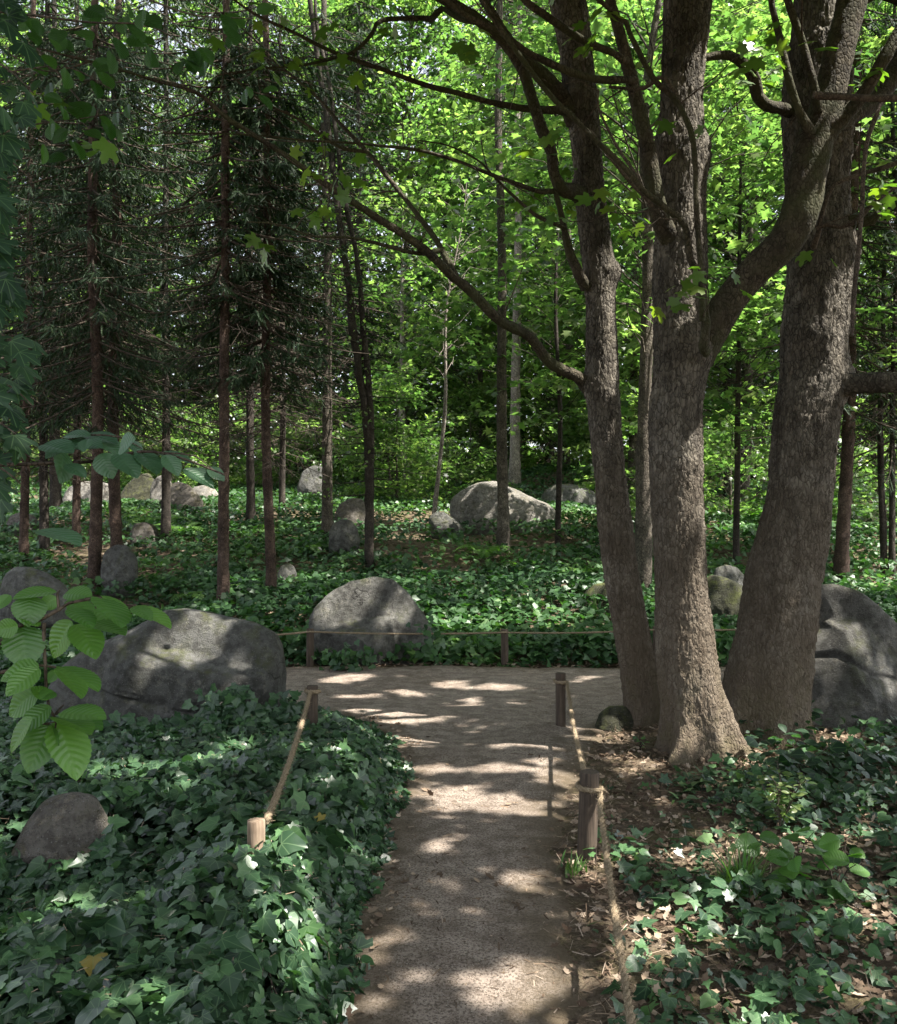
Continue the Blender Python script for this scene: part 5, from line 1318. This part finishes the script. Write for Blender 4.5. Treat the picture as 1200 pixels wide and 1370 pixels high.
def right_cover():
    r = np.random.default_rng(77); mb = MB()
    n = 34000
    x = r.uniform(.4, 7.5, n); y = r.uniform(1.4, 8.3, n); sd = path_sd(x, y)
    m = fbm(np.stack([x * 1.6, y * 1.6, 0 * x], -1), 3, 91)
    dens = np.clip(.46 + .22 * np.exp(-((x - 1.5) / .7) ** 2 - ((y - 5.3) / .9) ** 2) + .75 * m + .30 * sstep(1.0, 3.2, x) + .25 * sstep(4.0, 2.4, y), .02, .95)
    tree_d = np.min([np.hypot(x - g[0], y - g[1]) for g in (GA, GB, GC)], 0)
    dens = dens * sstep(.02, .35, sd) * sstep(.35, .9, tree_d) * np.where(y > 6.3, .6, 1)
    k = (r.random(n) < dens) & (x < .56 * y + .5)
    x, y = x[k], y[k]
    z = H(x, y) + r.uniform(.015, .13, len(x)) * np.clip(.5 + m[k], .35, 1.3)
    kind = r.integers(0, 3, len(x))
    for q_ in range(3):
        m_ = kind == q_
        lay_leaves(mb, x[m_], y[m_], z[m_], IVY_KINDS[q_], .066, r, .5, 0, (0, -.15, 0), sizes=(.4, 1.3), var=np.clip(r.beta(1.3, 1.7, m_.sum()), 0, .93))
    i = r.integers(0, len(x), 1500)
    a = np.column_stack([x[i], y[i], z[i]]); b = a + r.normal(size=a.shape) * np.array([.06, .06, 0]); b[:, 2] = H(b[:, 0], b[:, 1])
    tubes_batch(mb, np.stack([b, (a + b) / 2, a], 1), np.array([.002, .0018, .0014]), 3, .5, 1)
    tag(mb.build('ivy', [M['ivy'], M['deadtwig']]), 'sparse ivy creeping through dead leaves right of the path', 'ivy', kind='stuff')
    # small round leaved ground cover at the foot of the tall boulder
    mb = MB(); n = 2600
    x = r.uniform(1.8, 5.2, n); y = r.uniform(3.6, 6.9, n)
    k = (fbm(np.stack([x * 1.4, y * 1.4, 0 * x], -1), 2, 95) > -.05) & (r.random(n) < sstep(1.8, 2.9, x + .2 * (y - 4)))
    x, y = x[k], y[k]
    lay_leaves(mb, x, y, H(x, y) + r.uniform(.04, .2, len(x)), T_OVAL, .08, r, .4, 0, (0, -.2, 0), sizes=(.5, 1.3), var=r.random(len(x)))
    tag(mb.build('ground_cover', M['dull']), 'low round leaved plants in front of the tall boulder', 'ground cover', kind='stuff')
right_cover()

def dead_leaves():
    r = np.random.default_rng(79); mb = MB()
    def put(x, y, size, lift=.012, tilt=.45, var=None):
        z = H(x, y) + lift * r.random(len(x)) + .006
        n = norm(np.array([0, 0, 1.]) + r.normal(size=(len(x), 3)) * tilt); d = norm(r.normal(size=(len(x), 3)) * np.array([1, 1, .2]))
        s = size * r.uniform(.5, 1.3, len(x))
        mb.inst(T_LITTER, np.column_stack([x, y, z]), d, n, np.stack([s, s * r.uniform(.7, 1.3, len(x)), s * r.uniform(.4, 1.6, len(x))], 1), r.random(len(x)) if var is None else var)
    n = 44000; x = r.uniform(.4, 7, n); y = r.uniform(1.4, 8.2, n); sd = path_sd(x, y)
    k = (sd > -.12) & (r.random(n) < sstep(-.12, .3, sd) * (.6 + .4 * (fbm(np.stack([x, y, 0 * x], -1), 2, 97) > -.1)))
    put(x[k], y[k], .045, .03, .6)
    n = 1500; x = r.uniform(-6, 6, n); y = 10.28 + np.abs(r.normal(size=n)) * .22; put(x, y, .07, .03)
    n = 6000; y = r.uniform(10.6, 24, n); x = r.uniform(-1, 1, n) * .55 * y; put(x, y, .09, .06)
    n = 420; x = r.uniform(-.45, .7, n); y = r.uniform(2.4, 10, n); k = (np.abs(path_sd(x, y)) < .45); put(x[k], y[k], .05, .01, .3)
    n = 1600; x = r.uniform(-.75, -.25, n); y = r.uniform(2, 8, n); sd = path_sd(x, y); k = (sd > -.22) & (sd < .15); put(x[k], y[k], .04, .02)
    tag(mb.build('fallen_leaves', M['litter']), 'brown dead leaves scattered under the trees and along the path edges', 'leaf litter', kind='stuff')
    mb = MB(); n = 42000
    x = r.uniform(-5, 5, n); y = 2 + r.random(n) ** 1.6 * 8.4; sd = path_sd(x, y); k = sd < .02 
    k &= r.random(n) < .35 + .65 * sstep(-.45, 0, sd)
    x, y = x[k], y[k]
    p = np.column_stack([x, y, H(x, y) + .014])
    mb.inst(T_SLIVER, p, norm(r.normal(size=p.shape) * np.array([1, 1, .08])), norm(r.normal(size=p.shape) * .25 + np.array([0, 0, 1])), np.stack([r.uniform(.008, .05, len(p)), r.uniform(.0018, .007, len(p)), np.ones(len(p))], 1), r.random(len(p)))
    n = 20000; x = r.uniform(.35, 3.5, n); y = r.uniform(2, 8, n); sd = path_sd(x, y); k = (sd > 0) & (r.random(n) < np.exp(-sd / .6)); x, y = x[k], y[k]
    p = np.column_stack([x, y, H(x, y) + r.uniform(.005, .03, len(x))])
    mb.inst(T_SLIVER, p, norm(r.normal(size=p.shape) * np.array([1, 1, .2])), norm(r.normal(size=p.shape) * .3 + np.array([0, 0, 1])), np.stack([r.uniform(.02, .09, len(p)), r.uniform(.0015, .004, len(p)), np.ones(len(p))], 1), r.random(len(p)))
    # pebbles
    n = 2500; x = r.uniform(-3, 3, n); y = 2 + r.random(n) ** 1.5 * 8; k = path_sd(x, y) < 0; x, y = x[k], y[k]
    oc = np.array([[1, 0, 0], [-1, 0, 0], [0, 1, 0], [0, -1, 0], [0, 0, 1], [0, 0, -.6]], float); of = np.array([[0, 2, 4], [2, 1, 4], [1, 3, 4], [3, 0, 4], [2, 0, 5], [1, 2, 5], [3, 1, 5], [0, 3, 5]])
    s = r.uniform(.003, .009, len(x)) 
    mb.inst((oc, of, np.zeros((6, 2))), np.column_stack([x, y, H(x, y) + .013]), norm(r.normal(size=(len(x), 3)) * np.array([1, 1, .2])), np.tile([0, 0, 1.], (len(x), 1)), np.stack([s * r.uniform(.8, 1.5, len(x)), s, s * .6], 1), r.uniform(.4, 1, len(x)))
    tag(mb.build('path_debris', M['litter']), 'small twigs, bark bits and pebbles strewn over the path', 'debris', kind='stuff')
dead_leaves()

# ------------------------------------------------------------------ ferns, grass and small plants
def fern(label, px, py, size, seed, nf=9):
    r = np.random.default_rng(seed); b = ground_hit(px, py)
    mb = MB()
    for k in range(nf):
        a = 2 * pi * k / nf + r.normal() * .3; ln = size * r.uniform(.75, 1.15); up = r.uniform(.55, 1.0)
        t = np.linspace(0, 1, 16)
        out = np.column_stack([np.cos(a) * t, np.sin(a) * t, up * t * 1.3 - 1.25 * up * t ** 2.2]) * ln * np.array([.85, .85, .9])
        P = b + np.array([0, 0, .05]) + out
        tubes_batch(mb, P[None], np.linspace(.004, .0012, 16)[None], 4, .6)
        tan = norm(np.gradient(P, axis=0)); side = norm(np.cross(tan, np.array([0, 0, 1.])))
        pos = np.repeat(P[1:], 2, 0); sg = np.tile([1, -1], 15)
        d = norm(np.repeat(side[1:], 2, 0) * sg[:, None] + np.repeat(tan[1:], 2, 0) * .45 + np.array([0, 0, -.15]))
        L_ = ln * .24 * np.sin(pi * np.clip(np.repeat(t[1:], 2) * .86 + .12, 0, 1)) ** .8
        nrm = np.cross(np.repeat(tan[1:], 2, 0), d) * sg[:, None]
        nrm = np.where(nrm[:, 2:3] < 0, -nrm, nrm)
        mb.inst(T_KITE, pos, d, nrm, np.stack([L_, L_ * .42, L_ * .5], 1), np.clip(r.normal(.5, .2, len(pos)), 0, 1))
    o = mb.build('fern', M['fern'])
    return tag(o, label, 'fern', 'ferns on the ivy slope')
for k, (lab, px, py, s) in enumerate([
        ('bright fern standing right of the small brown stone', 208, 712, 1.0), ('yellowish fern left of the slender bare spruce, second from the small brown stone', 238, 722, .9),
        ('dark fern just behind the top of the large cracked boulder', 262, 812, .7), ('dim fern left of the ragged drooping spruce trunk', 335, 800, .6),
        ('fern in the shade left of the scaly grey spruce', 410, 745, .7), ('fern low in front of the tall clean spruce trunk', 648, 752, .75),
        ('yellow green fern right of the tall clean spruce trunk', 705, 772, .6), ('bright fern against the leftmost big trunk above the half buried boulder', 782, 778, .7),
        ('feathery fern far back between the middle and thickest big trunks', 985, 690, 1.1), ('large fern far back touching the left flank of the thickest trunk', 1012, 698, 1.1),
        ('fern in the sun right of the reddish spruce at the right', 1170, 705, 1.1), ('fern by the far rope between the two thickest trunks', 962, 832, .6),
        ('fern in the light left of the big pale humped boulder', 585, 668, 1.0), ('fern under the white trunked young tree', 548, 655, 1.0), ('fern behind the dark twin stemmed young tree', 515, 668, .9)]):
    fern(lab, px, py, s, 500 + k)

def blades(label, px, py, n, ln, spread, seed, name='grass_tuft', cat='grass tuft'):
    r = np.random.default_rng(seed); b = ground_hit(px, py)
    t = np.linspace(0, 1, 7); mb = MB()
    for k in range(n):
        a = r.uniform(0, 2 * pi); l = ln * r.uniform(.5, 1.2); sp = r.uniform(.25, 1) * spread
        o = b + np.array([r.normal() * .03, r.normal() * .03, 0])
        P = o + np.column_stack([np.cos(a) * sp * t ** 1.6 * l, np.sin(a) * sp * t ** 1.6 * l, l * (t - .45 * sp * t ** 2.2)])
        side = np.array([-np.sin(a), np.cos(a), 0]) * .0045 * r.uniform(.6, 1.3)
        w = (1 - t ** 2)[:, None] + .03
        V = np.concatenate([P + side * w, P - side * w]); F = [[i, i + 1, 7 + i + 1, 7 + i] for i in range(6)]
        mb.add(V, F, r.random())
    return tag(mb.build(name, M['grass']), label, cat)
blades('arching tuft of dark green grass among the dead leaves right of the path', 990, 1205, 110, .30, .9, 601)
blades('small pale grass tuft at the foot of the nearest right post', 768, 1172, 34, .10, .8, 602)
blades('tall thin grass by the half buried grey boulder', 795, 832, 30, .45, .4, 603)

def leafy_plant(label, px, py, h, leaves, size, T, mat, seed, stems=3, spread=.25, name='seedling', cat='plant', group=None, flat=.6, wide=1.0):
    r = np.random.default_rng(seed); b = ground_hit(px, py)
    root = thing(name, label, cat, b, group)
    ms, ml = MB(), MB()
    for s in range(stems):
        a = r.uniform(0, 2 * pi); t = np.linspace(0, 1, 8)
        hh = h * r.uniform(.65, 1.05); sp = spread * r.uniform(.3, 1)
        P = b + np.column_stack([np.cos(a) * sp * t ** 1.4, np.sin(a) * sp * t ** 1.4, hh * (t - .15 * t ** 3)]) + np.column_stack([r.normal(size=8) * .006, r.normal(size=8) * .006, 0 * t])
        tubes_batch(ms, P[None], np.linspace(.0045, .0015, 8)[None], 5, .5)
        n = max(2, leaves // stems)
        tt = np.linspace(.3, 1, n); f = tt * 7; i = np.minimum(f.astype(int), 6); q = P[i] + (P[i + 1] - P[i]) * (f - i)[:, None]
        az = np.arange(n) * 2.4 + r.uniform(0, 6)
        d = norm(np.column_stack([np.cos(az), np.sin(az), r.uniform(-.35, .25, n)]))
        e = q + d * size * .25
        tubes_batch(ms, np.stack([q, (q + e) / 2 + np.array([0, 0, .004]), e], 1), np.array([.0015, .0013, .0012]), 4, .5)
        nn = norm(np.array([0, -.25, 1.]) * flat + r.normal(size=(n, 3)) * .22)
        sc = size * r.uniform(.6, 1.15, n)
        ml.inst(T, e, d, nn, np.stack([sc, sc * wide, sc], 1), r.random(n))
    ms.build('stem', M['twig'], root); ml.build('foliage', M[mat], root)
    return root
leafy_plant('broad pale leaved seedling in the sun right of the arching grass tuft', 1062, 1195, .32, 20, .115, T_RIB, 'rib', 611, 5, .22, wide=1.1)
leafy_plant('broad drooping leaved seedling at the right edge behind the arching grass', 1120, 1205, .28, 14, .10, T_RIB, 'rib', 612, 4, .2, wide=1.1)
leafy_plant('upright yellow green bushy plant with narrow leaves right of the path', 1045, 1120, .42, 130, .055, T_OVAL, 'wood_leaf', 613, 9, .2, name='young_bush', cat='bush', wide=.8)
leafy_plant('dark round leaved plant in front of the thickest trunk', 1075, 1045, .30, 26, .11, T_OVAL, 'dull', 614, 6, .3, wide=1.5)
leafy_plant('dark round leaved plant in front of the tall boulder', 1150, 1040, .28, 24, .11, T_OVAL, 'dull', 615, 6, .3, wide=1.5)
leafy_plant('dark leafy plant tucked between the thickest trunk and the tall boulder', 1075, 985, .32, 26, .09, T_OVAL, 'dull', 616, 6, .22, wide=1.3)
leafy_plant('tiny green sprout at the foot of the middle big trunk', 856, 1005, .12, 9, .05, T_OVAL, 'rib', 617, 3, .07, wide=1.2)
leafy_plant('small ivy like sprout left of the arching grass tuft', 905, 1185, .12, 10, .06, T_IVY, 'ivy', 618, 4, .12)
leafy_plant('narrow leaved sprout in the ivy right of the rounded boulder', 632, 815, .4, 26, .07, T_OVAL, 'wood_leaf', 619, 4, .15)
leafy_plant('narrow leaved sprout in the ivy left of the rounded boulder', 388, 800, .45, 26, .07, T_OVAL, 'wood_leaf', 620, 4, .15)

# ------------------------------------------------------------------ branches that reach in from the left
def px_leaf(mb, base, tip, wpx, d0, T, r, nat, var, mat=0, tiltd=.25, curl=1.0):
    d1 = d0 - r.uniform(0, tiltd) * .12
    a = W(base[0], base[1], d0); b = W(tip[0], tip[1], d1)
    ln = np.linalg.norm(b - a); x = (b - a) / ln
    want = wpx * d0 / FPX / (nat * ln)                  # how far the blade turns its face to the viewer
    view = norm(np.array([0, 0, CAMZ]) - a); up = np.array([0, 0, 1.])
    f = min(1.0, want)
    v2 = norm(view - x * (view @ x)); side = np.cross(v2, x)
    if side[2] < 0: side = -side
    n = norm(v2 * f + side * math.sqrt(max(0, 1 - f * f)))
    n = norm(n + r.normal(size=3) * .06)
    sc = np.array([[ln, ln * max(.75, min(1.25, want)) if want > .8 else ln, ln * curl]])
    mb.inst(T, a[None], x[None], n[None], sc, [var], mat)
def ribbed_branch():
    r = np.random.default_rng(701)
    root = thing('ribbed_leaf_shrub', 'bright green shrub with big ribbed leaves reaching in from the left edge', 'shrub', (-1.05, 1.6, 0))
    D = 1.62; ml, ms = MB(), MB()
    Ls = [((345, 985), (508, 1302), 225), ((310, 1000), (158, 1285), 225), ((370, 930), (640, 920), 85), ((380, 950), (625, 988), 90), ((310, 890), (110, 1035), 155), ((240, 790), (28, 935), 155), ((240, 660), (33, 800), 165),
          ((370, 650), (617, 747), 85), ((365, 665), (522, 802), 90), ((350, 670), (288, 745), 70), ((135, 400), (160, 645), 245), ((440, 370), (288, 585), 155), ((465, 390), (602, 568), 165), ((180, 215), (178, 392), 220), ((345, 190), (80, 195), 65),
          ((395, 205), (550, 190), 75), ((350, 230), (245, 285), 100), ((400, 250), (600, 325), 95), ((430, 295), (572, 382), 95), ((610, 230), (765, 360), 110), ((570, 300), (745, 402), 110), ((820, 280), (1058, 372), 65), ((812, 285), (930, 342), 60), ((620, 215), (800, 305), 45),
          ((110, 400), (-40, 430), 120), ((240, 650), (-10, 700), 110), ((60, 210), (-30, 290), 90), ((560, 380), (765, 410), 70), ((250, 380), (130, 330), 70), ((300, 850), (200, 760), 80), ((330, 800), (250, 830), 70), ((200, 960), (30, 1160), 100), ((350, 960), (560, 1010), 70)]
    f = 1 / 4.567
    for b, t, w in Ls:
        px_leaf(ml, (b[0] * f, 750 + b[1] * f), (t[0] * f, 750 + t[1] * f), w * f, D + r.normal() * .05, T_RIB, r, .84, r.random(), tiltd=.45)
    def stem(pts, r0):
        p = np.array(pts, float); P = W(p[:, 0] * f, 750 + p[:, 1] * f, D + .01)
        P[0] += 0; tube(ms, P, np.linspace(r0, r0 * .45, len(P)), 7, .02)
    stem([(-60, 560), (120, 400), (250, 360), (360, 300), (420, 260), (620, 230), (720, 265), (830, 275)], .0042)
    stem([(-80, 700), (120, 660), (250, 640), (370, 655)], .0038)
    stem([(270, 380), (268, 520), (278, 640), (282, 780), (300, 900), (345, 975), (335, 1040)], .0036)
    stem([(340, 940), (370, 900), (390, 880)], .003); stem([(360, 300), (350, 200), (365, 180)], .003); stem([(300, 1000), (240, 1000), (345, 985)], .002)
    # the stem it grows from stands just outside the picture
    g = np.array([-1.05, 1.6, 0.]); e1 = W(-60 * f, 750 + 560 * f, D); e2 = W(-80 * f, 750 + 700 * f, D)
    tube(ms, [g, g + np.array([.02, .02, .5]), g + np.array([.05, .02, .95]), e1], np.array([.016, .013, .009, .0045]), 8, .04)
    tube(ms, [g + np.array([.02, .02, .5]), g + np.array([.08, .02, .9]), e2], np.array([.009, .007, .004]), 8, .04)
    ms.build('stem', M['twig'], root); ml.build('foliage', M['rib'], root)
ribbed_branch()

def drooping_tree():
    r = np.random.default_rng(711)
    root = thing('overhanging_tree', 'dark leafed tree drooping into the picture along its left edge', 'tree', (-2.3, 2.3, 0))
    ml, ms = MB(), MB(); f = .25; oy = 550
    # the level spray in front of the spruce trunks
    for b, t, w in [((330, 205), (352, 372), 95), ((340, 188), (238, 238), 60), ((345, 135), (475, 110), 40), ((450, 130), (622, 142), 42), ((470, 150), (440, 205), 60), ((510, 150), (682, 222), 60), ((540, 228), (600, 348), 135), ((620, 230), (742, 332), 115), ((700, 160), (762, 232), 70), ((750, 215), (850, 312), 95), ((850, 228), (1032, 252), 45), ((880, 235), (962, 332), 85), ((980, 310), (1152, 386), 60), ((1022, 318), (1122, 352), 70), ((1112, 306), (1205, 362), 60), ((230, 180), (382, 192), 40), ((352, 288), (462, 336), 60), ((200, 640), (432, 672), 55), ((330, 160), (470, 175), 60), ((420, 180), (530, 170), 50), ((640, 200), (700, 140), 50)]:
        px_leaf(ml, (b[0] * f, oy + b[1] * f), (t[0] * f, oy + t[1] * f), w * f, 2.2 + r.normal() * .05, T_RIB, r, .84, r.random(), 2, tiltd=.4)
    def stem(pts, r0, d=2.22, k=.4):
        p = np.array(pts, float); P = W(p[:, 0], p[:, 1], d); tube(ms, P, np.linspace(r0, r0 * k, len(P)), 7, .03)
    stem([(-60, 624), (0, 622), (60, 620), (125, 617), (190, 604), (240, 612), (300, 635)], .006)
    stem([(85, 590), (120, 582), (160, 585), (190, 600)], .003); stem([(190, 604), (220, 606), (262, 610), (285, 628)], .003)
    # the curtain of lobed leaves along the edge
    n = 150
    y = r.uniform(-40, 690, n)
    lim = 22 + 16 * np.sin(y / 60.) + 22 * np.exp(-((y - 540) / 90) ** 2) + 14 * np.exp(-((y - 120) / 60) ** 2) - 10 * (y > 640)
    x = lim * r.uniform(-.9, 1, n) 
    for i in range(n):
        d = r.uniform(1.9, 2.7); L_ = r.uniform(18, 36) * 2.2 / d
        a = r.normal(.85, .45)
        px_leaf(ml, (x[i] - cos(a) * L_ * .5, y[i] - sin(a) * L_ * .5), (x[i] + cos(a) * L_ * .5, y[i] + sin(a) * L_ * .5), L_ * r.uniform(.7, 1.1), d, T_MAPLE, r, 1.0, r.random() * .9, 1, tiltd=.3)
    for yy in range(-20, 700, 60):
        stem([(-60, yy - 40), (-10, yy - 20), (20, yy), (45, yy + 25)], .0035, 2.3)
    # sprays of thin leaves along the top left
    for (px, py, k, w_, h_, d) in [(140, 40, 14, 60, 28, 3.0), (185, 18, 4, 20, 12, 2.9), (240, 75, 7, 30, 22, 3.0), (90, 100, 14, 60, 40, 3.4), (60, 170, 10, 50, 40, 3.4), (345, 120, 4, 20, 12, 3.2), (300, 30, 6, 40, 20, 3.2), (40, 30, 10, 40, 40, 2.9), (120, 150, 8, 55, 25, 3.6)]:
        for _ in range(k):
            bx, by = r.normal(px, w_ * .55), r.normal(py, h_ * .55); L_ = r.uniform(15, 27); a = r.normal(1.2, .7)
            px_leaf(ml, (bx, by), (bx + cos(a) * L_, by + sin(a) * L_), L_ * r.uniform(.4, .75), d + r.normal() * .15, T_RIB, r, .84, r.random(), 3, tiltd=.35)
    stem([(-60, 10), (40, 20), (120, 30), (200, 35), (260, 70)], .005, 3.0); stem([(-60, 110), (20, 95), (90, 90), (150, 120)], .004, 3.4); stem([(-60, 200), (30, 170), (100, 160), (160, 150)], .004, 3.5); stem([(200, 0), (260, 20), (340, 25)], .004, 3.2); stem([(-40, 40), (60, 95), (110, 70), (180, 30)], .003, 3.3)
    g = np.array([-2.3, 2.3, 0.])
    tube(ms, [g, g + np.array([.03, 0, 1.2]), g + np.array([-.05, .05, 2.6]), g + np.array([.05, .1, 4.2])], np.array([.10, .085, .07, .05]), 16, .08)
    for z_, yy, d in [(1.5, 622, 2.2), (1.9, 480, 2.3), (2.2, 300, 2.3), (2.6, 120, 2.6), (2.8, 10, 3.0), (3.0, 110, 3.4), (3.2, 200, 3.5)]:
        e = W(-60, yy, d); s = g + np.array([0, .03, z_ - .3]); tube(ms, [s, (s + e) / 2 + np.array([0, 0, .08]), e], np.array([.014, .009, .006]), 7, .05)
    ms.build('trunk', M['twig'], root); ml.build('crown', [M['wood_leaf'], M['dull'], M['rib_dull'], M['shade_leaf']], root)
drooping_tree()
